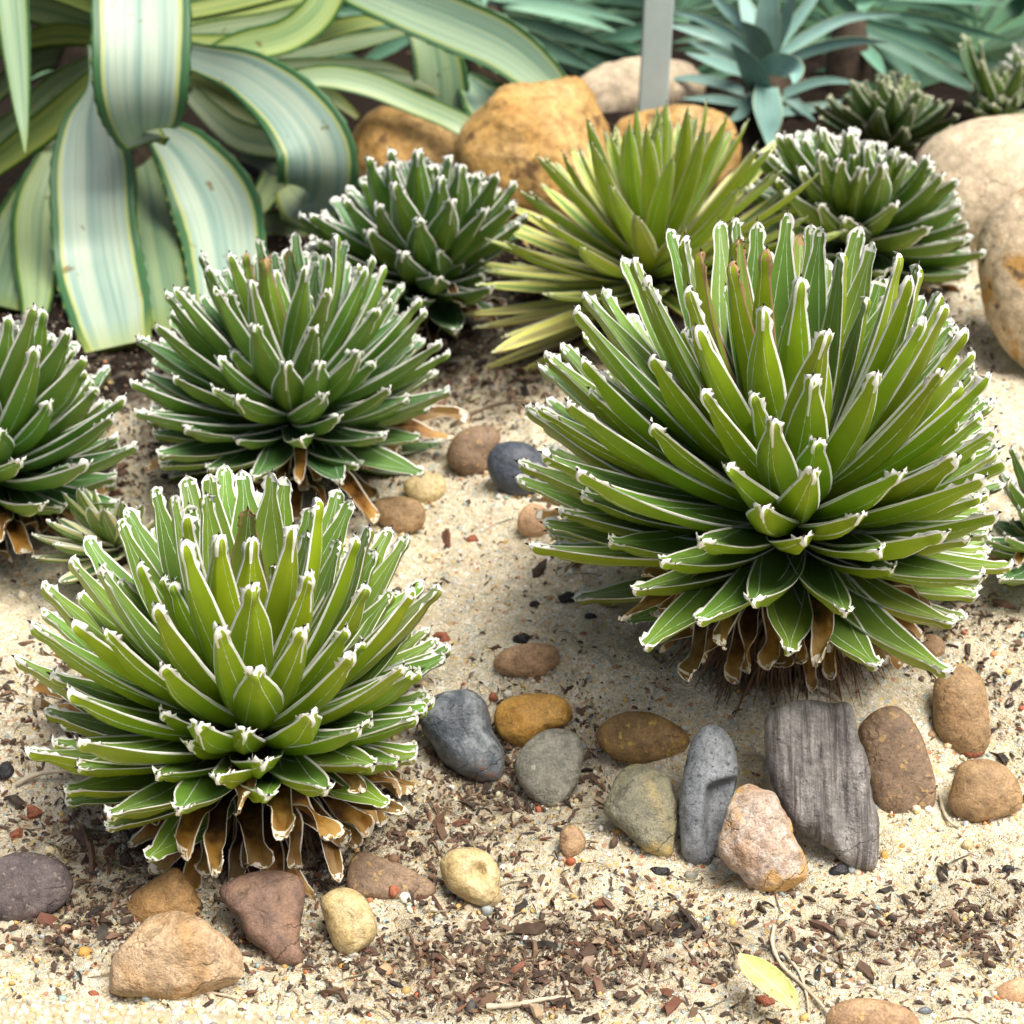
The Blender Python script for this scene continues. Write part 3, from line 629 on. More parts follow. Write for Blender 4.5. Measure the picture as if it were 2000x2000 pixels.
spiky_group('bluegreen_agave', 'blue-green agave with stiff pointed leaves just right of the grey post', 1250, 0, c2, (640, 330), dB,
    [(60, (600, 280), (450, 170), (300, 90), (150, 60)), (52, (580, 300), (400, 200), (250, 150), (130, 125)), (50, (560, 330), (400, 270), (240, 205)), (60, (540, 370), (400, 320), (230, 265)),
     (52, (560, 480), (420, 425), (270, 395), (120, 400), {'k': .8}), (45, (560, 530), (390, 500), (210, 495), {'k': .7}), (70, (610, 250), (520, 120), (420, 30), (320, -70)), (95, (620, 250), (560, 100), (490, -80), {'k': 1.1}),
     (130, (640, 280), (640, 110), (650, -110), {'k': .75, 'd': -.08, 'prof': [.8, 1, .5]}), (60, (680, 250), (780, 110), (880, -20), (950, -120), {'k': 1.2}), (60, (680, 250), (740, 80), (790, -100), {'k': .8}),
     (62, (690, 285), (850, 180), (1050, 90), (1310, 75)), (58, (700, 320), (880, 245), (1080, 205), (1250, 215)), (50, (640, 520), (800, 440), (950, 405), (1140, 425), {'k': .8}), (50, (640, 570), (850, 545), (1020, 505), {'k': .7}),
     (120, (620, 470), (560, 350), (460, 215), {'k': .62, 'd': -.2}), (115, (640, 300), (580, 190), (505, 105), {'k': .6, 'd': -.18}), (150, (640, 400), (640, 560), (650, 745), {'d': -.22, 'k': .9, 'prof': [.6, 1.0, .1]}),
     (130, (600, 350), (690, 325), (780, 350), (775, 420), {'d': -.28, 'k': 1.25, 'prof': [.5, .9, .8, .1]}), (60, (650, 430), (760, 500), (880, 610), {'k': .6}), (60, (600, 430), (520, 560), (430, 620), {'k': .55})], 21)
dC = depth_at(1750, 190)
spiky_group('bluegreen_agave', 'darker agave with long downcurved leaves at the top right corner', 1250, 0, c2, (1080, 110), dC,
    [(60, (1080, 10), (1330, 5), (1550, 45), (1730, 115)), (48, (1100, 70), (1400, 90), (1700, 165), (1930, 220), {'k': .75}), (74, (1100, 110), (1400, 200), (1600, 300), (1790, 405), {'k': .8}), (84, (1100, 150), (1350, 270), (1550, 385), (1770, 490), {'k': .62}),
     (78, (1120, 190), (1280, 290), (1420, 450), {'k': .9}), (60, (1120, 100), (1330, 110), (1460, 160), {'k': 1.3}), (42, (1250, -20), (1550, -5), (1840, 25)), (60, (1080, 60), (1010, 0), (940, -60)), (70, (1050, 100), (980, 140), (880, 60), {'k': .6}),
     (60, (1080, 180), (1080, 300), (1060, 400), {'k': .8}), (60, (1100, 210), (1180, 300), (1240, 390), {'k': 1.1}), (60, (1100, 60), (1200, -40), (1350, -120))], 22, (.58, .74, .58))
c3 = 800 / 1932
dD = depth_at(960, 210)
spiky_group('bluegreen_agave', 'dark green spiky agave between the striped agave and the grey post', 500, 0, c3, (1090, 60), dD + .1,
    [(76, (1050, -10), (1300, 25), (1500, 75), (1700, 150)), (56, (1100, -20), (1400, 10), (1600, 55), (1790, 115)), (80, (1100, 90), (1350, 130), (1550, 185), (1740, 265), {'k': .6}), (90, (1090, 110), (1300, 190), (1470, 265), (1660, 355), {'k': .7}),
     (100, (1080, 90), (1200, 180), (1330, 260), (1430, 350), {'k': .75}), (60, (1070, 20), (960, 0), (860, 15), {'k': 1.2}), (60, (1060, 60), (1000, 150), (960, 240), {'k': .6}), (60, (1100, 20), (1250, -60), (1500, -120), {'k': .8}), (70, (1060, 90), (1100, 230), (1180, 340), {'k': .45})], 23, (.85, .95, .75))

def radial(cx, cy, L, n, w, seed, lo=-20, hi=200):
    rg = random.Random(seed); out = []
    for i in range(n):
        a = R(lo + (hi - lo) * (i + rg.random()) / n); l_ = L * rg.uniform(.7, 1.1); dr = rg.uniform(.0, .35) * l_
        p = [(cx + math.cos(a) * l_ * t * 1.25, cy - math.sin(a) * l_ * t + dr * t * t) for t in (.08, .4, .72, 1.0)]
        out.append((w * rg.uniform(.7, 1.2), *p, {'k': rg.uniform(.3, .85), 'd': rg.uniform(-.25, .25)}))
    return out
spiky_group('bluegreen_agave', 'dim agave far behind the striped agave at the top, left of the post', 0, 0, 1, (900, 20), 4.6, radial(900, 30, 230, 38, 34, 1), 31, (.45, .6, .42))
spiky_group('bluegreen_agave', 'dark low agave in the gap between the striped agave and the post, behind the boulders', 0, 0, 1, (1080, 90), 4.3, radial(1080, 95, 170, 24, 34, 7), 35, (.42, .58, .40))
spiky_group('bluegreen_agave', 'dim green agave filling the top right corner behind the small blurred agaves', 0, 0, 1, (1900, 110), 4.3, radial(1900, 120, 230, 40, 36, 9), 36, (.50, .66, .42))
spiky_group('bluegreen_agave', 'dim agave far behind the grey post and the blue-green agave', 0, 0, 1, (1330, 10), 4.7, radial(1330, 40, 230, 38, 34, 2), 32, (.40, .55, .42))
spiky_group('bluegreen_agave', 'dim agave filling the gap between the two blue-green agaves at the top', 0, 0, 1, (1640, 10), 4.9, radial(1640, 70, 260, 38, 34, 3), 33, (.45, .62, .40))
spiky_group('bluegreen_agave', 'dim agave far behind the striped agave at the top left corner', 0, 0, 1, (350, 0), 4.6, radial(350, 30, 300, 26, 36, 4), 34, (.40, .5, .30))
# ------------------------------------------------------------------ stones
def stone_mat(name, cols, cs=14, speck=None, vein=None, rough=.62, bump=.5, streak=None, blotch=None):
    s = NT(name, rough, .35); n = s.noise(cs, 5, .62, dist=.6); f = s.noise(420, 3, .6); md = s.noise(70, 4, .6)
    st = [(.30 + .4 * i / max(1, len(cols) - 1), c) for i, c in enumerate(cols)]
    c = s.ramp(n.outputs[0], st)
    c = s.mix(s.ramp(md.outputs[0], [(.40, 0.0), (.72, .75)]), c, tuple(x * .45 for x in cols[0])); c = s.mix(s.ramp(s.noise(26, 5, .7).outputs[0], [(.5, 0.0), (.7, .6)]), c, tuple(min(1, x * 1.5) for x in cols[1]))
    c = s.mix(s.ramp(f.outputs[0], [(.35, .35), (.6, 0.0)]), c, (.02, .02, .02), )
    h = f.outputs[0]
    if streak is not None:
        sv = s.noise(1.0, 5, .7, s.map(s.tc.outputs['Object'], scale=streak[1]), dist=.4)
        c = s.mix(s.ramp(sv.outputs[0], [(.40, .85), (.52, 0.0), (.70, 0.0), (.8, .3)]), c, streak[0]); h = s.math('ADD', h, s.math('MULTIPLY', sv.outputs[0], 3.0))
    if blotch is not None:
        bn = s.noise(blotch[1], 4, .65); c = s.mix(s.ramp(bn.outputs[0], [(blotch[2], 0.0), (blotch[2] + .07, .9)]), c, blotch[0])
    if speck is not None:
        v = s.noise(speck[1], 2, .5); c = s.mix(s.ramp(v.outputs[0], [(.62, 0.0), (.68, .8)]), c, speck[0])
    if vein is not None:
        w = s.noise(vein[1], 4, .6, dist=1.2); a = s.math('ABSOLUTE', s.math('SUBTRACT', w.outputs[0], .5))
        gate = s.ramp(s.noise(vein[1] * 2.2, 3).outputs[0], [(.48, 0.0), (.62, 1.0)])
        c = s.mix(s.math('MULTIPLY', s.ramp(a, [(.0, .55), (.006, 0.0)]), gate), c, vein[0])
    b = s.bump(s.noise(30, 6, .68).outputs[0], bump * 1.1, .006); b = s.bump(md.outputs[0], bump, .003, b); b = s.bump(h, bump * .7, .0012, b)
    wv_ = s.n('ShaderNodeVectorMath', operation='MULTIPLY_ADD'); s.link(s.noise(16, 4, .7).outputs['Color'], wv_.inputs[0]); wv_.inputs[1].default_value = (.05, .05, .05); s.link(s.tc.outputs['Object'], wv_.inputs[2])
    cr_ = s.voro(17, wv_.outputs[0], 'DISTANCE_TO_EDGE'); gate2 = s.ramp(s.noise(13, 3, .6).outputs[0], [(.47, 0.0), (.60, 1.0)])
    cl = s.math('MULTIPLY', s.ramp(cr_.outputs['Distance'], [(.0, 1.0), (.022, 0.0)]), gate2)
    c = s.mix(s.math('MULTIPLY', cl, .65), c, tuple(x * .3 for x in cols[0]))
    pt = s.noise(150, 3, .7); c = s.mix(s.ramp(pt.outputs[0], [(.60, 0.0), (.72, .5)]), c, tuple(x * .35 for x in cols[0]))
    b = s.bump(s.math('SUBTRACT', 1.0, cl), .6, .002, b); b = s.bump(s.ramp(pt.outputs[0], [(.55, 1.0), (.72, 0.0)]), .5, .0012, b)
    # sand dust caught in low spots
    dn = s.noise(9, 5, .7); c = s.mix(s.ramp(dn.outputs[0], [(.60, 0.0), (.72, .45)]), c, (.46, .38, .24))
    return s.out(c, b)
def chaikin(P, k=2):
    P = np.asarray(P, float)
    for _ in range(k):
        Q = np.roll(P, -1, 0); P = np.stack([P * .75 + Q * .25, P * .25 + Q * .75], 1).reshape(-1, 2)
    return P
def stone(name, label, poly, ox, oy, sc, mat, thick=.6, tilt=55, p=2.3, rough=.03, facet=0.0, embed=.0, cat='stone', seed=0, group=None, base_z=None, depth=None, nth=72, nr=14, yoff=0.0, soft=2, nscale=14, extra=None):
    P = chaikin([(ox + a * sc, oy + b * sc) for a, b in poly], soft)
    bot = P[np.argmax(P[:, 1])]; cx = P[:, 0].mean()
    if depth is None: G = ground(cx, bot[1] - 4)
    else: G = at_depth(cx, bot[1], depth)
    nrm = np.array([0, -math.sin(R(tilt)), math.cos(R(tilt))])
    G = G + np.array([0, yoff, 0])
    W3 = []
    for a, b in P:
        r = ray(a, b); t = ((G - CAM) @ nrm) / (r @ nrm); W3.append(CAM + r * t)
    W3 = np.array(W3); C0 = (W3.max(0) + W3.min(0)) / 2; e1 = RT.copy(); e2 = np.cross(nrm, e1)
    q2 = np.stack([(W3 - C0) @ e1, (W3 - C0) @ e2], 1); ang = np.arctan2(q2[:, 1], q2[:, 0]); rad = np.hypot(q2[:, 0], q2[:, 1])
    o_ = np.argsort(ang); ang, rad = ang[o_], rad[o_]
    th = np.linspace(-math.pi, math.pi, nth, endpoint=False)
    rr = np.interp(th, np.concatenate([ang - 2 * math.pi, ang, ang + 2 * math.pi]), np.concatenate([rad] * 3))
    size = min(np.ptp(q2[:, 0]), np.ptp(q2[:, 1])); hT = size * thick / 2
    V = [[0, 0, hT]]; rings = []
    fr = np.sin(np.linspace(0, math.pi / 2, nr + 1)[1:])
    for sgn in (1, -1):
        for i, f in enumerate(fr if sgn > 0 else fr[:-1][::-1]):
            z = sgn * hT * max(0, 1 - f ** p) ** (1 / 2.0)
            for j in range(nth): V.append([rr[j] * f * math.cos(th[j]), rr[j] * f * math.sin(th[j]), z])
    V.append([0, 0, -hT]); V = np.array(V)
    rg = np.random.RandomState(seed + 100); o3 = rg.uniform(-50, 50, 3)
    nl = np.linalg.norm(V / np.array([size / 2, size / 2, hT]), axis=1)[:, None]; N = V / np.array([size / 2, size / 2, max(hT, size * .2)]) ** 2; N /= np.linalg.norm(N, axis=1)[:, None] + 1e-9
    D = np.array([noise.fractal(Vector((v * nscale + o3).tolist()), .8, 2.0, 5) for v in V])
    V = V + N * (D * size * rough)[:, None]
    if facet > 0:   # cleave the body with random planes
        for _ in range(9):
            d = rg.normal(0, 1, 3); d[2] = abs(d[2]) * 1.2; d /= np.linalg.norm(d)
            ext = (V @ d).max(); lim = ext * (1 - facet * rg.uniform(.25, 1)); ex = V @ d - lim; V = V - np.outer(np.where(ex > 0, ex, 0) * .9, d)
    if extra: V = extra(V, size, hT)
    Wd = C0 + V[:, :1] * e1 + V[:, 1:2] * e2 + V[:, 2:] * nrm
    org = np.array([C0[0], C0[1], Wd[:, 2].min()])
    F = []; nR = (len(V) - 2) // nth
    for j in range(nth):
        F.append((0, 1 + j, 1 + (j + 1) % nth))
        for i in range(nR - 1): a = 1 + i * nth; b = a + nth; F.append((a + j, b + j, b + (j + 1) % nth, a + (j + 1) % nth))
        a = 1 + (nR - 1) * nth; F.append((a + j, len(V) - 1, a + (j + 1) % nth))
    me = mesh(name, Wd - org, F); o = obj(name, me, None, [mat]); o.location = org
    tag(o, label, cat, group); return o
OC = (.40, .24, .10)
r6 = (800, 1200, 1200 / 1932); r7 = (0, 1500, 1000 / 1932); rf = (0, 0, 2000 / 1932)
m_tan = stone_mat('tan_stone', [(.36, .21, .11), (.48, .31, .17), (.42, .25, .12)], 16, speck=((.55, .38, .12), 60))
m_bluegrey = stone_mat('bluegrey_stone', [(.045, .055, .068), (.11, .13, .15), (.34, .37, .38), (.06, .068, .075)], 17, vein=((.30, .13, .05), 7), blotch=((.25, .11, .04), 13, .60), rough=.4)
m_orange = stone_mat('orange_stone', [(.50, .24, .035), (.62, .36, .09), (.40, .18, .03)], 14, vein=((.10, .05, .02), 6))
m_grey = stone_mat('grey_stone', [(.22, .22, .17), (.32, .31, .25), (.25, .24, .19)], 12, vein=((.06, .06, .05), 4), speck=((.42, .40, .30), 90))
m_brownyel = stone_mat('brown_speckled_stone', [(.24, .14, .055), (.34, .21, .08), (.24, .15, .08)], 10, speck=((.50, .36, .06), 120), blotch=((.20, .12, .07), 8, .55))
m_greyyel = stone_mat('grey_yellow_stone', [(.20, .20, .15), (.30, .28, .18), (.45, .32, .10)], 12, blotch=((.50, .36, .12), 10, .58), bump=.8)
m_granite = stone_mat('granite_stone', [(.20, .22, .24), (.30, .32, .34), (.22, .24, .25)], 8, speck=((.05, .05, .06), 260), rough=.7)
m_quartz = stone_mat('pink_quartz_stone', [(.40, .22, .11), (.52, .38, .28), (.60, .53, .46), (.42, .24, .13)], 24, vein=((.24, .12, .07), 9), blotch=((.56, .32, .09), 11, .53), bump=1.0)
m_wood = stone_mat('banded_slab_stone', [(.21, .20, .19), (.32, .30, .28), (.25, .23, .21)], 8, streak=((.08, .07, .065), (130, 9, 9)), bump=.8, rough=.75)
m_brown = stone_mat('brown_slab_stone', [(.19, .12, .075), (.27, .18, .11), (.22, .145, .10)], 9, speck=((.40, .26, .10), 130))
m_brown2 = stone_mat('olive_brown_stone', [(.30, .17, .07), (.40, .26, .13), (.26, .16, .08)], 10, vein=((.14, .08, .04), 6))
m_purple = stone_mat('purple_grey_stone', [(.11, .085, .085), (.16, .125, .12), (.13, .10, .10)], 9, blotch=((.20, .10, .075), 8, .58), speck=((.24, .20, .17), 200))
m_purbrown = stone_mat('purple_brown_stone', [(.17, .105, .08), (.24, .145, .10), (.34, .19, .08)], 8, blotch=((.40, .20, .05), 20, .66))
m_boulder = stone_mat('buff_stone', [(.42, .27, .14), (.54, .39, .24), (.44, .27, .12), (.50, .31, .12)], 12, vein=((.22, .12, .06), 5), blotch=((.40, .21, .055), 9, .57), bump=.8)
m_ochre = stone_mat('ochre_stone', [(.40, .21, .07), (.52, .31, .12), (.44, .22, .06)], 16, blotch=((.58, .40, .10), 22, .60), bump=.8)
m_yellow = stone_mat('yellow_stone', [(.56, .40, .15), (.66, .53, .29), (.55, .36, .12)], 14, vein=((.20, .11, .04), 9), rough=.45)
m_darkblue = stone_mat('dark_blue_stone', [(.045, .055, .075), (.08, .095, .12), (.05, .06, .08)], 10, rough=.45)
m_peach = stone_mat('peach_stone', [(.58, .34, .18), (.66, .44, .26)], 10)
m_red = stone_mat('brick_red_fragment', [(.30, .075, .035), (.42, .15, .08), (.22, .06, .03)], 60, bump=1.0, rough=.85)
m_bould_o = stone_mat('orange_boulder', [(.42, .20, .035), (.55, .33, .10), (.62, .42, .18), (.36, .17, .03)], 5, blotch=((.10, .05, .02), 14, .60), bump=.8)
m_bould_p = stone_mat('pale_boulder', [(.58, .46, .30), (.66, .54, .38), (.52, .38, .20)], 4, blotch=((.50, .34, .14), 6, .60), bump=.6)
m_bould_m = stone_mat('mottled_boulder', [(.55, .42, .26), (.62, .50, .34), (.45, .28, .08)], 6, blotch=((.42, .22, .045), 12, .53), speck=((.06, .05, .04), 50), bump=1.0)

stone('stone', 'oval pinkish tan stone lying on the sand with a black charcoal lump behind it', [(255, 160), (275, 120), (330, 95), (400, 88), (455, 95), (477, 130), (460, 170), (410, 198), (340, 200), (285, 190)], *r6, m_tan, .75, seed=1, rough=.02)
stone('stone', 'large blue-grey stone with rust streaks right of the foreground agave', [(20, 300), (60, 262), (110, 245), (180, 235), (235, 260), (255, 320), (262, 360), (285, 400), (300, 460), (290, 520), (240, 530), (160, 510), (110, 470), (70, 420), (35, 360)], *r6, m_bluegrey, .7, seed=2, rough=.05)
stone('stone', 'bright orange stone between the blue-grey stone and the grey oval stone', [(270, 310), (290, 270), (350, 252), (430, 250), (490, 265), (512, 310), (490, 350), (440, 362), (400, 400), (360, 425), (310, 400), (275, 360)], *r6, m_orange, .7, seed=3, rough=.07)
stone('stone', 'flat grey oval stone with hairline cracks leaning below the orange stone', [(325, 480), (350, 420), (400, 375), (450, 355), (520, 365), (552, 410), (545, 490), (520, 560), (470, 612), (410, 605), (355, 560)], *r6, m_grey, .45, p=3.5, tilt=48, seed=4, rough=.02)
stone('stone', 'brown oval stone with yellow speckles left of the tall grey stone', [(578, 385), (610, 335), (680, 303), (760, 305), (830, 340), (885, 375), (875, 430), (820, 460), (750, 470), (690, 478), (620, 440)], *r6, m_brownyel, .7, seed=5, rough=.035)
stone('stone', 'rough grey and yellow stone half buried in sand left of the tall grey stone', [(600, 620), (630, 550), (650, 510), (710, 470), (790, 480), (850, 550), (845, 680), (830, 760), (790, 775), (730, 750), (690, 700), (640, 660)], *r6, m_greyyel, .5, p=3.5, tilt=45, seed=6, rough=.06, facet=.12)
def chip(V, size, hT):
    x, y = V[:, 0], V[:, 1]; ex = smooth(-.16 * size, .06 * size, x - .05 * y) * (1 - smooth(.10 * size, .30 * size, y - .25 * x)) * smooth(-1.15 * size, -.6 * size, y)
    V = V.copy(); V[:, 2] = np.where(V[:, 2] > 0, V[:, 2] - ex * (V[:, 2] + .15 * hT) * .95, V[:, 2]); return V
stone('stone', 'tall smooth blue-grey stone standing upright with a chipped hollow', [(850, 700), (848, 600), (865, 480), (885, 400), (920, 350), (955, 342), (1000, 370), (1030, 440), (1030, 530), (1008, 600), (985, 660), (965, 740), (945, 790), (890, 790), (855, 760)], *r6, m_granite, .8, tilt=60, seed=7, rough=.012, nth=96, nr=30, extra=chip)
stone('stone', 'pink and white veined quartz stone leaning in front of the dark slab', [(965, 740), (975, 660), (1005, 590), (1040, 535), (1090, 530), (1140, 570), (1190, 640), (1225, 720), (1250, 790), (1240, 840), (1160, 882), (1080, 870), (1010, 810)], *r6, m_quartz, .6, p=3, tilt=52, seed=8, rough=.07, facet=.15, nth=110, nr=30, nscale=22)
def ridges(V, size, hT):
    V = V.copy(); x = V[:, 0] + .12 * V[:, 1]; V[:, 2] += np.where(V[:, 2] > -hT * .5, hT * (.035 * np.sin(x / size * 31 + 2 * np.sin(x / size * 9)) + .03 * np.sin(x / size * 71 + 1) - .28 * np.exp(-((x / size - .16) / .06) ** 2)), 0); return V
stone('stone_slab', 'large dark grey slab with wood-like vertical banding standing in the stone row', [(1122, 400), (1120, 310), (1160, 290), (1270, 265), (1330, 280), (1385, 272), (1400, 300), (1410, 380), (1440, 430), (1450, 560), (1475, 640), (1480, 790), (1440, 808), (1370, 790), (1330, 740), (1260, 700), (1200, 660), (1160, 580), (1130, 480)], *r6, m_wood, .38, p=7, tilt=58, seed=9, rough=.03, soft=1, extra=ridges, nth=130, nr=36)
stone('stone_slab', 'smooth brown slab leaning against the right side of the dark banded slab', [(1405, 360), (1450, 310), (1520, 283), (1570, 310), (1610, 380), (1640, 480), (1658, 590), (1620, 630), (1540, 640), (1480, 630), (1440, 540), (1425, 430)], *r6, m_brown, .35, p=4, tilt=56, seed=10, rough=.03, yoff=.012)
stone('stone', 'upright honey-brown stone under the lowest right leaf of the largest agave', [(1645, 290), (1650, 210), (1690, 160), (1740, 145), (1790, 180), (1815, 240), (1820, 330), (1825, 400), (1800, 440), (1740, 440), (1690, 410), (1650, 370)], *r6, m_brown2, .6, tilt=58, seed=11, rough=.06)
stone('stone', 'small reddish crusty lump between the honey-brown stone and the round brown one', [(1715, 420), (1740, 375), (1790, 370), (1820, 410), (1810, 450), (1740, 450)], *r6, m_red, .8, seed=12, rough=.12, nth=40, nr=10, yoff=-.004)
stone('stone', 'rounded brown stone at the right edge of the stone row', [(1685, 590), (1710, 520), (1720, 470), (1780, 450), (1850, 460), (1900, 500), (1932, 570), (1925, 620), (1860, 640), (1780, 660), (1720, 645)], *r6, m_brown2, .6, tilt=50, seed=13, rough=.03)
def pit(V, size, hT):
    x, y = V[:, 0] / size, V[:, 1] / size; V = V.copy(); g = np.exp(-(((x - .14) / .12) ** 2 + ((y - .10) / .16) ** 2))
    V[:, 2] -= np.where(V[:, 2] > 0, g * hT * .55, 0); return V
stone('stone', 'round yellow stone with a pitted hollow on the leaf litter', [(88, 790), (110, 745), (160, 728), (220, 730), (265, 765), (285, 820), (275, 850), (295, 890), (260, 925), (200, 905), (150, 880), (110, 850)], *r6, m_yellow, .8, seed=14, rough=.05, nth=90, nr=26, extra=pit)
stone('stone', 'small tan angular rock half sunk in sand below the grey oval stone', [(470, 700), (480, 660), (550, 670), (560, 720), (545, 750), (480, 780)], *r6, m_tan, .7, seed=15, rough=.09, facet=.2, nth=48)
stone('stone', 'smooth pale brown stone cut by the bottom edge of the picture', [(1300, 1275), (1330, 1225), (1400, 1205), (1500, 1212), (1580, 1245), (1620, 1300), (1560, 1350), (1400, 1360), (1320, 1330)], *r6, m_tan, .7, seed=16, rough=.02)
stone('stone', 'peach stone cut by the right edge near the bottom corner', [(1830, 1190), (1870, 1155), (1932, 1140), (1990, 1155), (2020, 1190), (1960, 1228), (1860, 1222)], *r6, m_peach, .7, seed=17, rough=.02)
stone('stone', 'small brown stone on the sand behind the upright honey-brown stone', [(1585, 85), (1620, 58), (1670, 68), (1690, 110), (1660, 140), (1600, 120)], *r6, m_tan, .7, seed=18, rough=.03, nth=48)
stone('stone', 'dark purple-grey stone cut by the left edge', [(-80, 450), (-50, 360), (40, 315), (130, 315), (220, 345), (270, 400), (280, 450), (240, 520), (160, 565), (60, 585), (-40, 570)], *r7, m_purple, .45, tilt=48, p=3, seed=19, rough=.02)
stone('stone', 'ochre wedge-shaped stone with a pointed top behind the big buff stone', [(465, 550), (500, 480), (560, 420), (640, 372), (670, 370), (700, 400), (745, 470), (775, 550), (760, 600), (640, 620), (520, 600)], *r7, m_ochre, .7, seed=20, rough=.05, soft=1, facet=.1, yoff=.02)
stone('stone', 'largest buff stone with a broken corner in the lower left foreground', [(400, 840), (405, 760), (430, 700), (480, 620), (560, 555), (660, 537), (740, 550), (830, 610), (890, 660), (925, 730), (920, 790), (830, 860), (740, 868), (560, 875), (450, 860)], *r7, m_boulder, .62, p=2.8, tilt=50, seed=21, rough=.045, soft=1, facet=.22, nth=120, nr=32)
stone('stone', 'purplish brown heart-shaped stone narrowing to a foot, right of the buff stones', [(815, 470), (850, 430), (960, 395), (1050, 385), (1120, 400), (1155, 440), (1150, 520), (1130, 600), (1130, 680), (1155, 720), (1120, 750), (1050, 745), (1010, 690), (940, 650), (905, 570), (870, 540)], *r7, m_purbrown, .42, p=3.2, tilt=46, seed=22, rough=.025)
stone('stone', 'bent yellow stone between the heart-shaped stone and the flat brown one', [(1200, 490), (1250, 455), (1310, 448), (1370, 480), (1410, 550), (1425, 610), (1410, 650), (1370, 680), (1330, 705), (1270, 695), (1240, 620), (1215, 550)], *r7, m_yellow, .75, seed=23, rough=.04)
stone('stone', 'flat dark brown triangular stone lying beside the pitted yellow stone', [(1305, 485), (1315, 350), (1360, 308), (1450, 345), (1560, 390), (1650, 440), (1645, 485), (1560, 500), (1450, 495)], *r7, m_brown, .35, p=5, tilt=38, seed=24, rough=.02, soft=1)
stone('stone', 'dark blue-black stone left of the largest agave', [(915, 860), (940, 835), (985, 832), (1020, 850), (1040, 900), (1000, 935), (960, 935), (925, 910)], *rf, m_darkblue, .7, seed=25, rough=.03)
stone('stone', 'brown stone touching the left side of the dark blue-black stone', [(840, 850), (870, 810), (930, 800), (950, 825), (925, 860), (920, 895), (880, 900), (845, 880)], *rf, m_brown, .7, seed=26, rough=.03)
stone('stone', 'small yellow-tan stone under the right leaf tip of the medium agave', [(755, 910), (790, 890), (840, 895), (845, 930), (810, 955), (770, 940)], *rf, m_yellow, .7, seed=27, rough=.04, nth=48)
stone('stone', 'round reddish brown stone behind the foreground agave, below the yellow-tan stone', [(700, 950), (730, 935), (790, 940), (808, 970), (790, 1005), (750, 1015), (710, 985)], *rf, m_brown2, .6, seed=28, rough=.03)
stone('stone', 'peach stone half hidden under the left leaves of the largest agave', [(975, 980), (990, 950), (1020, 950), (1050, 980), (1040, 1010), (1010, 1018), (980, 1005)], *rf, m_peach, .7, seed=29, rough=.03, nth=48)
# boulders behind
stone('boulder', 'orange weathered boulder behind the spiky yellow-striped agave', [(860, 290), (900, 215), (960, 185), (1040, 160), (1080, 142), (1120, 165), (1150, 230), (1170, 320), (1150, 420), (1060, 460), (940, 450), (880, 390)], *rf, m_bould_o, .7, seed=30, rough=.09, cat='boulder', nscale=6)
stone('boulder', 'shaded brown boulder under the striped agave, behind the dark green agave', [(650, 300), (670, 215), (760, 185), (880, 200), (930, 280), (900, 370), (800, 410), (690, 390)], *rf, m_bould_o, .7, seed=31, rough=.09, cat='boulder', nscale=6)
stone('boulder', 'pale orange flat boulder just behind the grey post', [(1070, 160), (1130, 115), (1230, 108), (1310, 120), (1335, 180), (1260, 215), (1150, 245), (1090, 215)], *rf, m_bould_p, .7, seed=32, rough=.09, cat='boulder', nscale=6, yoff=.1)
stone('boulder', 'orange blocky boulder at the foot of the grey post', [(1145, 250), (1200, 205), (1350, 197), (1395, 240), (1405, 320), (1340, 380), (1180, 380)], *rf, m_bould_o, .7, p=3.2, seed=33, rough=.09, cat='boulder', nscale=6)
stone('boulder', 'big smooth pale boulder at the right edge', [(1700, 400), (1725, 290), (1780, 240), (1860, 217), (1960, 218), (2060, 260), (2090, 400), (2020, 480), (1880, 500), (1760, 470)], *rf, m_bould_p, .75, seed=34, rough=.03, cat='boulder', nscale=5)
stone('boulder', 'mottled orange and white boulder in front of the pale one at the right edge', [(1840, 470), (1855, 410), (1900, 365), (1960, 340), (2060, 350), (2130, 500), (2100, 660), (2010, 730), (1930, 705), (1880, 640), (1850, 550)], *rf, m_bould_m, .75, seed=35, rough=.035, cat='boulder', nscale=6, nth=110, nr=26)

# ------------------------------------------------------------------ grey post
m_post = plain('painted_metal', (.46, .55, .53), .45, 25, .12, .08, .5)
g = ground(1268, 330); dp = float((g - CAM) @ FW)
hwp = 28.5 * T / 1000 * dp
Vp = []; tp_ = at_depth(1274, -120, dp); zt = g[2] + .62
top = np.array([g[0] + .012, g[1], zt])
for c_, in ((g - np.array([0, 0, .05]),), (top,)):
    for dx, dy in ((-1, 0), (-.9, -1), (.9, -1), (1, 0), (.9, 1), (-.9, 1)): Vp.append([c_[0] + dx * hwp, c_[1] + dy * .004, c_[2]])
Vp = np.array(Vp) - g
po = obj('post', mesh('post', Vp, [(0, 1, 7, 6), (1, 2, 8, 7), (2, 3, 9, 8), (3, 4, 10, 9), (4, 5, 11, 10), (5, 0, 6, 11), (6, 7, 8, 9, 10, 11), (5, 4, 3, 2, 1, 0)], False), None, [m_post]); po.location = g
tag(po, 'flat grey-green metal post standing among the boulders at the top', 'post')

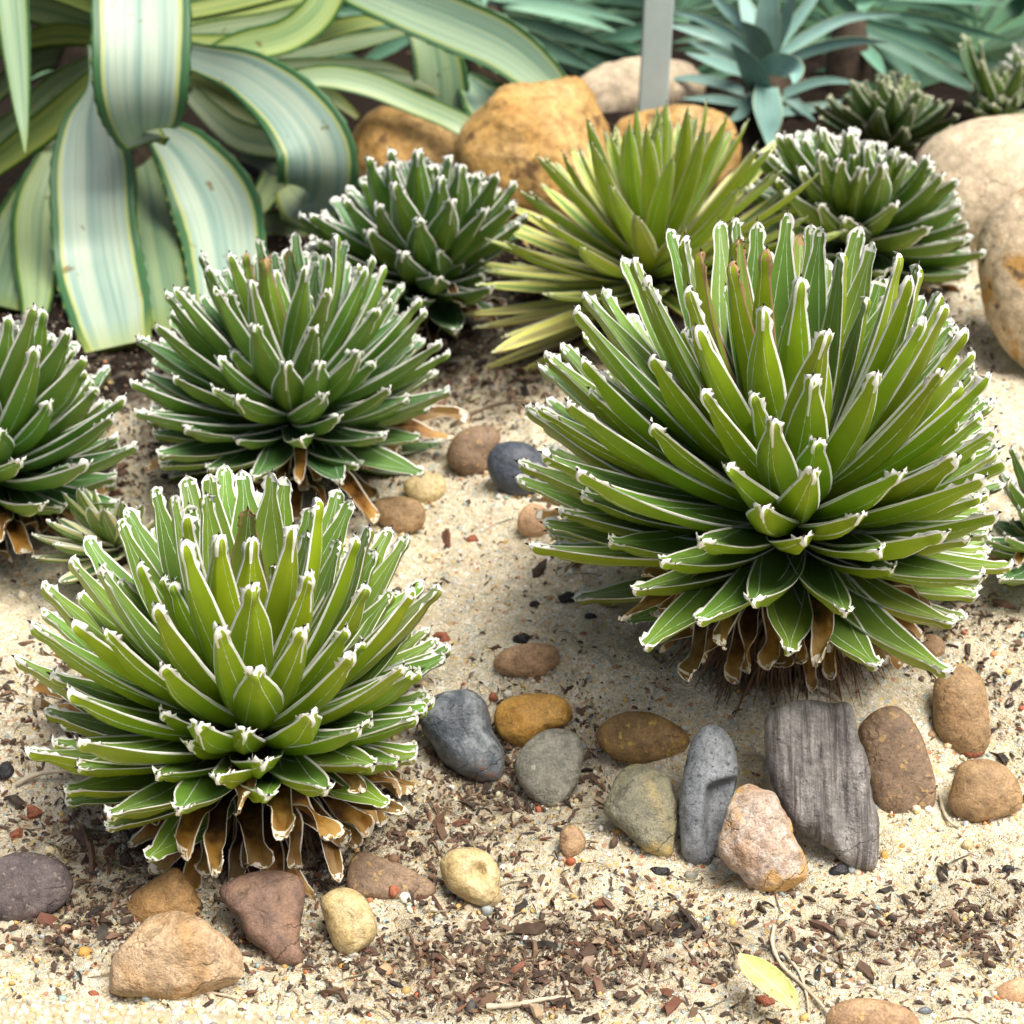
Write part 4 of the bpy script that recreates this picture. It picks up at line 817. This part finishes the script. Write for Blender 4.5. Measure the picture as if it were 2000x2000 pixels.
# ------------------------------------------------------------------ ground sheet
PATCH = [(1000, 1490, .05, .03, 330), (1020, 1540, .07, .04, 420), (880, 1640, .05, .03, 240), (1000, 1750, .12, .04, 420), (800, 1880, .15, .022, 620), (1050, 1880, .12, .022, 480), (1150, 1900, .10, .02, 260), (900, 1965, .10, .014, 260), (1200, 1830, .12, .02, 180),
         (1880, 1790, .10, .04, 520), (1800, 1840, .08, .02, 200), (260, 1640, .08, .05, 520), (450, 1700, .12, .02, 350), (180, 1810, .05, .04, 420), (620, 1700, .06, .03, 260), (40, 1420, .04, .08, 280), (560, 1600, .14, .04, 500),
         (1880, 1230, .06, .06, 260), (1980, 1400, .04, .05, 160), (900, 1100, .10, .08, 120), (1000, 1350, .10, .04, 160), (1500, 1970, .2, .02, 200), (1900, 650, .08, .12, 200), (250, 950, .2, .1, 900), (900, 760, .2, .08, 1500), (420, 900, .2, .06, 700), (620, 780, .2, .1, 600), (150, 700, .2, .1, 700), (1000, 300, .6, .3, 1500), (600, 700, .3, .2, 700)]
def axis(lo, hi, st, far, n):
    core = np.arange(lo, hi, st); k = np.geomspace(st, far, n); return np.concatenate([(lo - np.cumsum(k))[::-1], core, hi + np.cumsum(k)])
gx = axis(-.75, .75, .0042, 12, 40); gy = axis(1.25, 3.0, .0042, 12, 46)
X, Y = np.meshgrid(gx, gy, indexing='xy'); Z = H(X, Y)
fade = np.clip(1 - (np.hypot(X, Y - 2.2) - 4) / 8, 0, 1); Z = Z * fade + (1 - fade) * .06
core = (np.abs(X) < .8) & (Y > 1.2) & (Y < 3.05); idx = np.argwhere(core)
for a, b in idx:
    Z[a, b] += .0042 * noise.noise((X[a, b] * 55, Y[a, b] * 55, .3)) + .0022 * abs(noise.noise((X[a, b] * 100, Y[a, b] * 100, 5.3))) + .0015 * noise.noise((X[a, b] * 190, Y[a, b] * 190, 2.3))
nx, ny = len(gx), len(gy); V = np.stack([X.ravel(), Y.ravel(), Z.ravel()], 1)
ii, jj = np.meshgrid(np.arange(ny - 1), np.arange(nx - 1), indexing='ij'); a = (ii * nx + jj).ravel()
F = np.stack([a, a + 1, a + nx + 1, a + nx], 1)
s = NT('coarse_sand', .95, .08)
n1 = s.noise(7, 4, .6); n2 = s.noise(60, 4, .65); v1 = s.voro(520); v2 = s.voro(230); n3 = s.noise(1500, 2, .5)
c = s.ramp(n1.outputs[0], [(.3, (.58, .52, .36)), (.5, (.74, .68, .50)), (.7, (.62, .58, .44))])
c = s.mix(s.ramp(n2.outputs[0], [(.35, .0), (.7, .5)]), c, (.34, .28, .17))
sep = s.n('ShaderNodeSeparateColor'); s.link(v1.outputs['Color'], sep.inputs[0])
gr = s.ramp(sep.outputs[0], [(.0, (.62, .55, .40)), (.25, (.80, .76, .66)), (.45, (.56, .40, .17)), (.6, (.70, .62, .46)), (.72, (.38, .42, .38)), (.82, (.64, .57, .42)), (.91, (.50, .34, .12)), (.96, (.16, .12, .09))], 'CONSTANT')
c = s.mix(.62, c, gr)
lump = s.noise(24, 5, .7); c = s.mix(s.ramp(lump.outputs[0], [(.50, 0.0), (.68, .6)]), c, (.30, .25, .16))
sep2 = s.n('ShaderNodeSeparateColor'); s.link(v2.outputs['Color'], sep2.inputs[0])
c = s.mix(s.ramp(sep2.outputs[1], [(.86, 0.0), (.88, .7)], 'CONSTANT'), c, s.ramp(sep2.outputs[0], [(0, (.34, .42, .40)), (.4, (.66, .45, .15)), (.6, (.84, .82, .75)), (.85, (.40, .15, .07))], 'CONSTANT'))
# soil further back, foliage shadow painted into its near-black colour
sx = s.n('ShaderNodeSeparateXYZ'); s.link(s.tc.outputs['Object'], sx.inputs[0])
far_shade = s.ramp(s.math('ADD', s.math('ADD', s.math('MULTIPLY', s.math('SUBTRACT', sx.outputs[1], 2.35), .5), s.math('SUBTRACT', s.math('MULTIPLY', sx.outputs[0], -.22), s.math('MULTIPLY', s.math('MAXIMUM', s.math('SUBTRACT', sx.outputs[0], .98), 0.0), 4.5))), s.math('MULTIPLY_ADD', n1.outputs[0], .5, -.25)), [(.08, 0.0), (.20, 1.0)])
lt = s.n('ShaderNodeAttribute', attribute_name='tint'); ltf = 0
sepl = s.n('ShaderNodeSeparateColor'); s.link(lt.outputs['Color'], sepl.inputs[0])
lm = s.math('MULTIPLY', sepl.outputs[0], s.math('MULTIPLY_ADD', n2.outputs[0], 2.2, -.35), clamp=True)
c = s.mix(s.math('MULTIPLY', lm, .6), c, (.10, .070, .045))
c = s.mix(far_shade, c, (.016, .011, .008))
b = s.bump(lump.outputs[0], .6, .010); b = s.bump(n2.outputs[0], .7, .005, b); b = s.bump(v1.outputs['Distance'], .9, .0016, b); b = s.bump(n3.outputs[0], .4, .0007, b)
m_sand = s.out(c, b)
LM = np.zeros(len(V))
for px, py, sxx, syy, m in PATCH:
    g = ground(px, py); LM += m / (sxx * syy) / 6e5 * np.exp(-.5 * (((V[:, 0] - g[0]) / (sxx * 1.1)) ** 2 + ((V[:, 1] - g[1]) / (syy * 1.1)) ** 2))
LM = np.clip(LM * 3.2, 0, 1)
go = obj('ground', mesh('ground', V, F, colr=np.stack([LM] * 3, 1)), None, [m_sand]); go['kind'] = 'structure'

# ------------------------------------------------------------------ scattered stuff
ICO = np.array([[-1, 1.618, 0], [1, 1.618, 0], [-1, -1.618, 0], [1, -1.618, 0], [0, -1, 1.618], [0, 1, 1.618], [0, -1, -1.618], [0, 1, -1.618], [1.618, 0, -1], [1.618, 0, 1], [-1.618, 0, -1], [-1.618, 0, 1]]) / 1.9
ICF = np.array([[0, 11, 5], [0, 5, 1], [0, 1, 7], [0, 7, 10], [0, 10, 11], [1, 5, 9], [5, 11, 4], [11, 10, 2], [10, 7, 6], [7, 1, 8], [3, 9, 4], [3, 4, 2], [3, 2, 6], [3, 6, 8], [3, 8, 9], [4, 9, 5], [2, 4, 11], [6, 2, 10], [8, 6, 7], [9, 8, 1]])
def rotm(n, rs):
    qn = rs.normal(0, 1, (n, 4)); qn /= np.linalg.norm(qn, axis=1)[:, None]; w, x, y, z = qn.T
    return np.stack([np.stack([1 - 2 * (y * y + z * z), 2 * (x * y - z * w), 2 * (x * z + y * w)], 1), np.stack([2 * (x * y + z * w), 1 - 2 * (x * x + z * z), 2 * (y * z - x * w)], 1), np.stack([2 * (x * z - y * w), 2 * (y * z + x * w), 1 - 2 * (x * x + y * y)], 1)], 1)
def scatter(name, P, base, faces, scl, Rm, cols, mat, jit=.15, smooth_=True, kind='stuff'):
    n = len(P); k = len(base); B = base[None] * (1 + rs.uniform(-jit, jit, (n, k, 1))) * scl[:, None, :]
    W_ = np.einsum('nij,nkj->nki', Rm, B) + P[:, None, :]
    Fa = (faces[None] + (np.arange(n) * k)[:, None, None]).reshape(-1, faces.shape[1])
    o = obj(name, mesh(name, W_.reshape(-1, 3), Fa, smooth_, colr=np.repeat(cols, k, 0)), None, [mat]); o['kind'] = kind; return o
def tinted(name, rough=.7, nz=300):
    s = NT(name, rough, .35); a = s.n('ShaderNodeAttribute', attribute_name='tint'); n = s.noise(nz, 3)
    return s.out(s.mix(s.ramp(n.outputs[0], [(.35, .4), (.65, 0.0)]), a.outputs['Color'], (.12, .09, .06)), s.bump(n.outputs[0], .5, .001))
m_tint = tinted('gravel_grains'); m_chip = tinted('bark_litter', .8, 160)
def pick(pal, w, n):
    pal = np.array(pal); w = np.array(w, float) / sum(w); c = pal[rs.choice(len(pal), n, p=w)]; return np.clip(c * rs.uniform(.75, 1.2, (n, 1)) * (1 + rs.uniform(-.06, .06, (n, 3))), 0, 1)
def rand_ground(n, ylo=1.25, yhi=3.2):
    # denser near the camera, inside the view wedge
    y = ylo + (yhi - ylo) * rs.uniform(0, 1, n) ** 1.5; x = rs.uniform(-1, 1, n) * (.12 + .30 * y); return x, y
PAL = [(.80, .78, .70), (.70, .62, .46), (.62, .42, .14), (.34, .38, .38), (.52, .24, .10), (.46, .12, .05), (.06, .06, .06), (.46, .40, .30), (.30, .40, .38), (.75, .60, .36)]
PW = [14, 22, 11, 6, 4, 2, 3, 12, 6, 14]
n = 30000; x, y = rand_ground(n); z = H(x, y); sz = rs.lognormal(math.log(.00105), .38, n)
scl = sz[:, None] * rs.uniform(.7, 1.25, (n, 3)); scatter('gravel', np.stack([x, y, z + sz * .25], 1), ICO, ICF, scl, rotm(n, rs), pick(PAL, PW, n), m_tint)
n = 2600; x, y = rand_ground(n); z = H(x, y); sz = rs.lognormal(math.log(.0027), .32, n)
scl = sz[:, None] * rs.uniform(.65, 1.3, (n, 3)); scatter('gravel', np.stack([x, y, z + sz * .2], 1), ICO, ICF, scl, rotm(n, rs), pick(PAL, PW, n), m_tint)
fx, fy = [], []
for o_ in [o for o in COL.objects if o.get('category') == 'stone']:
    co = np.array([v.co[:] for v in o_.data.vertices]) + np.array(o_.location); hz = H(co[:, 0], co[:, 1]); low = co[np.abs(co[:, 2] - hz) < .006]
    if len(low) == 0: continue
    k = 90; pk_ = low[rs.randint(0, len(low), k)]; fx.append(pk_[:, 0] + rs.normal(0, .005, k)); fy.append(pk_[:, 1] + rs.normal(-.002, .005, k))
x = np.concatenate(fx); y = np.concatenate(fy); n = len(x); z = H(x, y); sz = rs.lognormal(math.log(.0019), .45, n)
scatter('gravel', np.stack([x, y, z + sz * .4], 1), ICO, ICF, sz[:, None] * rs.uniform(.7, 1.25, (n, 3)), rotm(n, rs), pick(PAL, PW, n), m_tint)
# bark and leaf litter in patches (centre px, spread m, amount)
CH = np.array([[-1, -.35, 0], [-.3, -.5, .12], [.5, -.42, .10], [1, -.1, -.02], [.7, .4, .0], [-.1, .5, .14], [-.8, .35, .02]]); CHV = np.concatenate([CH, CH - np.array([0, 0, .14])])
CHF = [[0, 1, 6], [1, 5, 6], [1, 2, 5], [2, 4, 5], [2, 3, 4]]; CHF = CHF + [[f[0] + 7, f[2] + 7, f[1] + 7] for f in CHF]
for i in range(7): j = (i + 1) % 7; CHF += [[i, i + 7, j + 7], [i, j + 7, j]]
CHF = np.array(CHF)
xs, ys = [], []
for px, py, sxx, syy, m in PATCH:
    g = ground(px, py); xs.append(rs.normal(g[0], sxx, m)); ys.append(rs.normal(g[1], syy, m))
xu, yu = rand_ground(350); xs.append(xu); ys.append(yu)
x = np.concatenate(xs); y = np.concatenate(ys); n = len(x); z = H(x, y)
ln = rs.lognormal(math.log(.0030), .55, n); scl = np.stack([ln, ln * rs.uniform(.22, .8, n), ln * rs.uniform(.6, 3.2, n)], 1)
def flatrot(n, tilt=.35):
    a = rs.uniform(0, 6.283, n); tx = rs.normal(0, tilt, n); ty = rs.normal(0, tilt, n); ca, sa = np.cos(a), np.sin(a)
    Rz = np.zeros((n, 3, 3)); Rz[:, 0, 0] = ca; Rz[:, 0, 1] = -sa; Rz[:, 1, 0] = sa; Rz[:, 1, 1] = ca; Rz[:, 2, 2] = 1
    Rx = np.zeros((n, 3, 3)); Rx[:, 0, 0] = 1; Rx[:, 1, 1] = np.cos(tx); Rx[:, 1, 2] = -np.sin(tx); Rx[:, 2, 1] = np.sin(tx); Rx[:, 2, 2] = np.cos(tx)
    Ry = np.zeros((n, 3, 3)); Ry[:, 1, 1] = 1; Ry[:, 0, 0] = np.cos(ty); Ry[:, 0, 2] = np.sin(ty); Ry[:, 2, 0] = -np.sin(ty); Ry[:, 2, 2] = np.cos(ty); return Rx @ Ry @ Rz
k_ = rs.randint(0, len(x) - 400, 9000); cx_ = x[k_] + rs.normal(0, .008, 9000); cy_ = y[k_] + rs.normal(0, .008, 9000); cz_ = H(cx_, cy_); szc = rs.lognormal(math.log(.0010), .45, 9000)
scatter('bark_crumbs', np.stack([cx_, cy_, cz_ + szc * .6 + .001], 1), ICO, ICF, szc[:, None] * rs.uniform(.35, 1.7, (9000, 3)), rotm(9000, rs), pick([(.05, .03, .02), (.10, .055, .035), (.025, .018, .015), (.16, .09, .05), (.30, .22, .14)], [8, 7, 6, 3, 2], 9000), m_tint)
cols = pick([(.075, .042, .028), (.12, .065, .040), (.04, .026, .020), (.19, .11, .07), (.022, .020, .020), (.34, .26, .17), (.16, .06, .035)], [24, 22, 16, 12, 8, 6, 5], n)
scatter('bark_litter', np.stack([x, y, z + .0015 + rs.uniform(0, .003, n)], 1), CHV, CHF, scl, flatrot(n, .55), cols, m_chip, .38, False)
# straw-coloured shreds and fine twigs
V = []; F = []; rg = random.Random(9)
for i in range(420):
    if i < 240: px, py, a, b, _ = PATCH[rg.randrange(17)]; g = ground(px, py); x0, y0 = rg.gauss(g[0], a * 1.2), rg.gauss(g[1], b * 1.2)
    else: y0 = 1.3 + 1.5 * rg.random() ** 1.4; x0 = rg.uniform(-1, 1) * (.12 + .3 * y0)
    L_ = rg.uniform(.008, .045); a = rg.uniform(0, 6.28); cv = rg.uniform(-1.2, 1.2); w = rg.uniform(.0003, .0009); pts = []
    for k in range(5):
        t = k / 4; aa = a + cv * t; x1 = x0 + L_ * t * math.cos(aa); y1 = y0 + L_ * t * math.sin(aa); pts.append((x1, y1, float(H(x1, y1)) + .002 + .003 * math.sin(t * 3.1) * rg.random()))
    tube(V, F, pts, [w, w, w, w * .8, w * .4])
o = obj('twig_litter', mesh('twig_litter', V, F), None, [plain('straw', (.42, .34, .22), .8, 30, .8, .2)]); o['kind'] = 'stuff'

# ------------------------------------------------------------------ kerb of exposed aggregate, bottom left
zk = .055; e0 = z_hit(-600, 1908, zk); e1 = z_hit(1110, 2004, zk); d = (e1 - e0); dn = d / np.linalg.norm(d); bk = np.array([-dn[1], dn[0], 0]); bk = bk if bk[1] < 0 else -bk
e1 = e1 + dn * .8; Lk = np.linalg.norm(e1 - e0); Wk = .16
V = []; F = []; nu, nv = 300, 34
for i in range(nu):
    for j in range(nv):
        u_, v_ = i / (nu - 1), j / (nv - 1)
        if v_ < .12: w_ = 0.0; hz = -(.12 - v_) / .12 * .09
        else: w_ = (v_ - .12) / .88; hz = -.006 * (1 - smooth(0, .06, w_))
        p = e0 + dn * (Lk * u_) + bk * (Wk * w_) + np.array([0, 0, hz + .0015 * noise.noise((u_ * 300, v_ * 30, 1))])
        V.append(p)
for i in range(nu - 1):
    for j in range(nv - 1): a = i * nv + j; F.append((a, a + 1, a + nv + 1, a + nv))
m_agg = plain('aggregate_cement', (.50, .42, .28), .85, 200, .4, .6)
ko = obj('kerb', mesh('kerb', V, F), None, [m_agg]); ko['kind'] = 'structure'
n = 9500; uu = rs.uniform(0, Lk, n); ww = rs.uniform(.0, Wk, n); sz = rs.lognormal(math.log(.0026), .28, n)
P = e0[None] + dn[None] * uu[:, None] + bk[None] * ww[:, None]; P[:, 2] += -.0005 - .006 * (1 - smooth(0, .06, ww / Wk))
scatter('aggregate_pebbles', P, ICO, ICF, sz[:, None] * rs.uniform(.8, 1.25, (n, 3)), rotm(n, rs), pick([(.80, .70, .50), (.72, .58, .36), (.84, .80, .70), (.60, .44, .22), (.30, .32, .33), (.66, .62, .52)], [26, 22, 16, 12, 5, 12], n), m_tint)

# ------------------------------------------------------------------ single small finds on the sand
m_char = stone_mat('charcoal', [(.012, .012, .014), (.03, .03, .034), (.015, .015, .016)], 60, rough=.45, bump=1.0)
def blob(cx, cy, w, h, seed):
    rg = random.Random(seed); return [(cx + math.cos(a) * w * rg.uniform(.75, 1.1), cy + math.sin(a) * h * rg.uniform(.75, 1.1)) for a in np.linspace(0, 2 * math.pi, 9, endpoint=False)]
for k, (lb, cx, cy, w, h) in enumerate([('black charcoal lump just behind the oval tan stone', 1018, 1248, 18, 14), ('black charcoal lump on the sand left of the largest agave', 1110, 1168, 26, 15), ('small charcoal piece between the two lumps left of the largest agave', 1045, 1180, 11, 8),
        ('charcoal lump at the foot of the tall smooth stone', 1290, 1703, 26, 13), ('charcoal lump between the quartz stone and the banded slab', 1640, 1700, 24, 14), ('charcoal chip at the far left beside the dried leaves', 10, 1505, 20, 22), ('charcoal chip at the right edge below the stone row', 1970, 1698, 16, 10), ('charcoal stick beside the dried leaves left of the largest agave', 1153, 1205, 18, 8)]):
    stone('charcoal', lb, blob(cx, cy, w, h, k), 0, 0, 1, m_char, .9, seed=50 + k, rough=.14, facet=.3, cat='charcoal', nth=26, nr=7, nscale=60)
for k, (lb, cx, cy, w, h) in enumerate([('crumbling red brick fragment right of the foreground agave', 866, 1245, 26, 15), ('red brick fragment on the sand at lower left', 32, 1628, 20, 13), ('rust-brown pebble beside the dried leaf tips at lower left', 66, 1588, 20, 20), ('red brick fragment below the big buff stone', 182, 1942, 22, 10),
        ('red brick piece beneath the pale yellow leaf', 1497, 1956, 30, 13), ('red pebble left of the orange stone', 965, 1365, 14, 14), ('red brick crumb left of the largest agave', 1138, 1240, 16, 8), ('red crumb resting on the flat triangular stone', 770, 1740, 18, 13), ('red brick chip behind the foreground agave', 925, 1055, 17, 12)]):
    stone('brick_fragment', lb, blob(cx, cy, w, h, k + 20), 0, 0, 1, m_red, .7, seed=70 + k, rough=.22, facet=.5, cat='brick fragment', nth=30, nr=8, nscale=70, yoff=(0 if k != 7 else -.01))
for k, (lb, cx, cy, w, h, m) in enumerate([('ochre pebble left of the big buff stone', 166, 1860, 17, 14, m_orange), ('white pebble above the ochre pebble at lower left', 130, 1814, 13, 11, m_peach), ('bluish pebble on the sand near the bottom right corner', 1806, 1975, 17, 10, m_bluegrey), ('grey pebble under the tall smooth stone', 1350, 1710, 18, 11, m_grey),
        ('pinkish pebble in the bark litter below the bent yellow stone', 752, 1895, 17, 15, m_peach), ('cream pebble beside the bent yellow stone', 675, 1908, 10, 12, m_bould_p), ('orange pebble near the bent yellow stone', 668, 1888, 9, 8, m_orange), ('white pebble below the pitted yellow stone', 915, 1775, 12, 10, m_bould_p), ('pale pebble left of the pale yellow leaf', 1385, 1845, 16, 9, m_peach),
        ('orange pebble near the foot of the banded slab', 1728, 1672, 9, 12, m_orange), ('yellowish pebble right of the banded slab', 1890, 1650, 14, 11, m_yellow), ('small round tan pebble right of the brown slab', 1822, 1436, 12, 12, m_tan), ('ochre pebble beside the grey-yellow stone', 1205, 1625, 10, 9, m_orange)]):
    stone('pebble', lb, blob(cx, cy, w, h, k + 40), 0, 0, 1, m, .8, seed=90 + k, rough=.05, cat='pebble', nth=30, nr=8, nscale=30)
def twig(name, label, pts, w, mat, cat='twig', taper=.5, lift=.0):
    P = cr([(*p, 0) for p in pts], max(8, 5 * len(pts))); W_ = []
    for i, p in enumerate(P): g = ground(p[0], p[1]); W_.append(g + np.array([0, 0, .002 + w + lift * math.sin(math.pi * i / (len(P) - 1))]))
    V = []; F = []; tube(V, F, [q_ - W_[0] for q_ in W_], [w * (1 - taper * i / len(W_)) * (1 + .2 * math.sin(i * 1.7)) for i in range(len(W_))], 6)
    o = obj(name, mesh(name, V, F), None, [mat]); o.location = W_[0]; tag(o, label, cat); return o
m_root = plain('pale_root', (.60, .52, .38), .75, 60, .4, .4); m_twig = plain('brown_twig', (.20, .13, .08), .8, 60, .6, .5)
twig('root', 'pale curved rootlet between the tall stone and the banded slab', [(1450, 1480), (1480, 1482), (1500, 1500), (1502, 1540), (1512, 1560)], .0028, m_root, 'root', .3)
twig('root', 'pale dry root strand running down to the bottom edge beside the yellow leaf', [(1512, 1815), (1508, 1850), (1525, 1890), (1560, 1925), (1600, 1965), (1625, 1998)], .0022, m_root, 'root', .3)
twig('root', 'thin second root strand beside the yellow leaf', [(1530, 1865), (1560, 1905), (1575, 1950), (1580, 2000)], .0018, m_root, 'root')
twig('root', 'white rootlet right of the brown slab', [(1835, 1560), (1842, 1590), (1855, 1612), (1872, 1622)], .0022, m_root, 'root')
twig('twig', 'pale flattened twig in the bark litter near the bottom centre', [(950, 1975), (1010, 1970), (1060, 1960), (1110, 1955)], .003, m_root)
twig('twig', 'short pale twig standing out of the litter at bottom centre', [(1105, 1925), (1112, 1950), (1120, 1972)], .0022, m_root)
twig('twig', 'brown curved twig left of the ochre wedge stone', [(162, 1622), (172, 1655), (190, 1690), (205, 1708)], .003, m_twig)
twig('twig', 'grey-brown twig under the dried leaves of the foreground agave', [(35, 1540), (80, 1532), (140, 1528), (200, 1525)], .003, m_root, 'twig', .5, .01)
twig('twig', 'long brown twig reaching from under the medium agave to the dark stone', [(880, 838), (940, 820), (1000, 805), (1040, 795)], .0025, m_twig, 'twig', .3, .012)
twig('twig', 'thin dark stalk right of the foreground agave', [(835, 1560), (860, 1610), (850, 1650), (880, 1700)], .0012, m_twig)
twig('twig', 'short reddish stick beside the upright honey-brown stone', [(1765, 1368), (1785, 1350), (1802, 1330)], .003, m_twig, 'twig', .1, .0)
twig('twig', 'pale straw strand below the largest agave', [(1555, 1335), (1600, 1352), (1640, 1378)], .003, m_root)
twig('root', 'pale looping root in front of the big buff stone', [(350, 1955), (400, 1945), (440, 1950), (470, 1958)], .0018, m_root, 'root')
# the pale yellow fallen leaf
g0 = ground(1475, 1940); dl = float((g0 - CAM) @ FW) - .012
lf = thing('fallen_leaf', 'pale yellow-green fallen leaf lying on the sand near the bottom right', 'leaf', g0)
_s = NT('fallen_leaf_skin', .5, .3); _u, _v = _s.uvxy(); _n = _s.noise(55, 4, .7)
_c = _s.mix(_s.ramp(_n.outputs[0], [(.35, 0.0), (.7, 1.0)]), (.62, .62, .30), (.46, .52, .14))
_c = _s.mix(_s.ramp(_s.math('ABSOLUTE', _s.math('SUBTRACT', _u, .5)), [(.0, .9), (.03, 0.0)]), _c, (.74, .72, .46))
_vn = _s.math('ABSOLUTE', _s.math('SUBTRACT', _s.math('FRACT', _s.math('ADD', _s.math('MULTIPLY', _v, 9.0), _s.math('MULTIPLY', _s.math('ABSOLUTE', _s.math('SUBTRACT', _u, .5)), -3.0))), .5))
_c = _s.mix(_s.ramp(_vn, [(.0, .5), (.05, 0.0)]), _c, (.40, .42, .12)); _c = _s.mix(_s.ramp(_s.noise(90, 3).outputs[0], [(.64, 0.0), (.68, .8)]), _c, (.25, .14, .04))
m_yl = _s.out(_c, _s.bump(_n.outputs[0], .3, .001))
ribbon(lf, g0, [(1443, 1862, 3, .0), (1462, 1882, 38, .0), (1490, 1905, 52, -.012), (1520, 1930, 50, -.014), (1543, 1955, 34, -.01), (1551, 1972, 4, .0)], dl, (m_yl, m_yl), .35, .35, .0006, 24, name='blade')
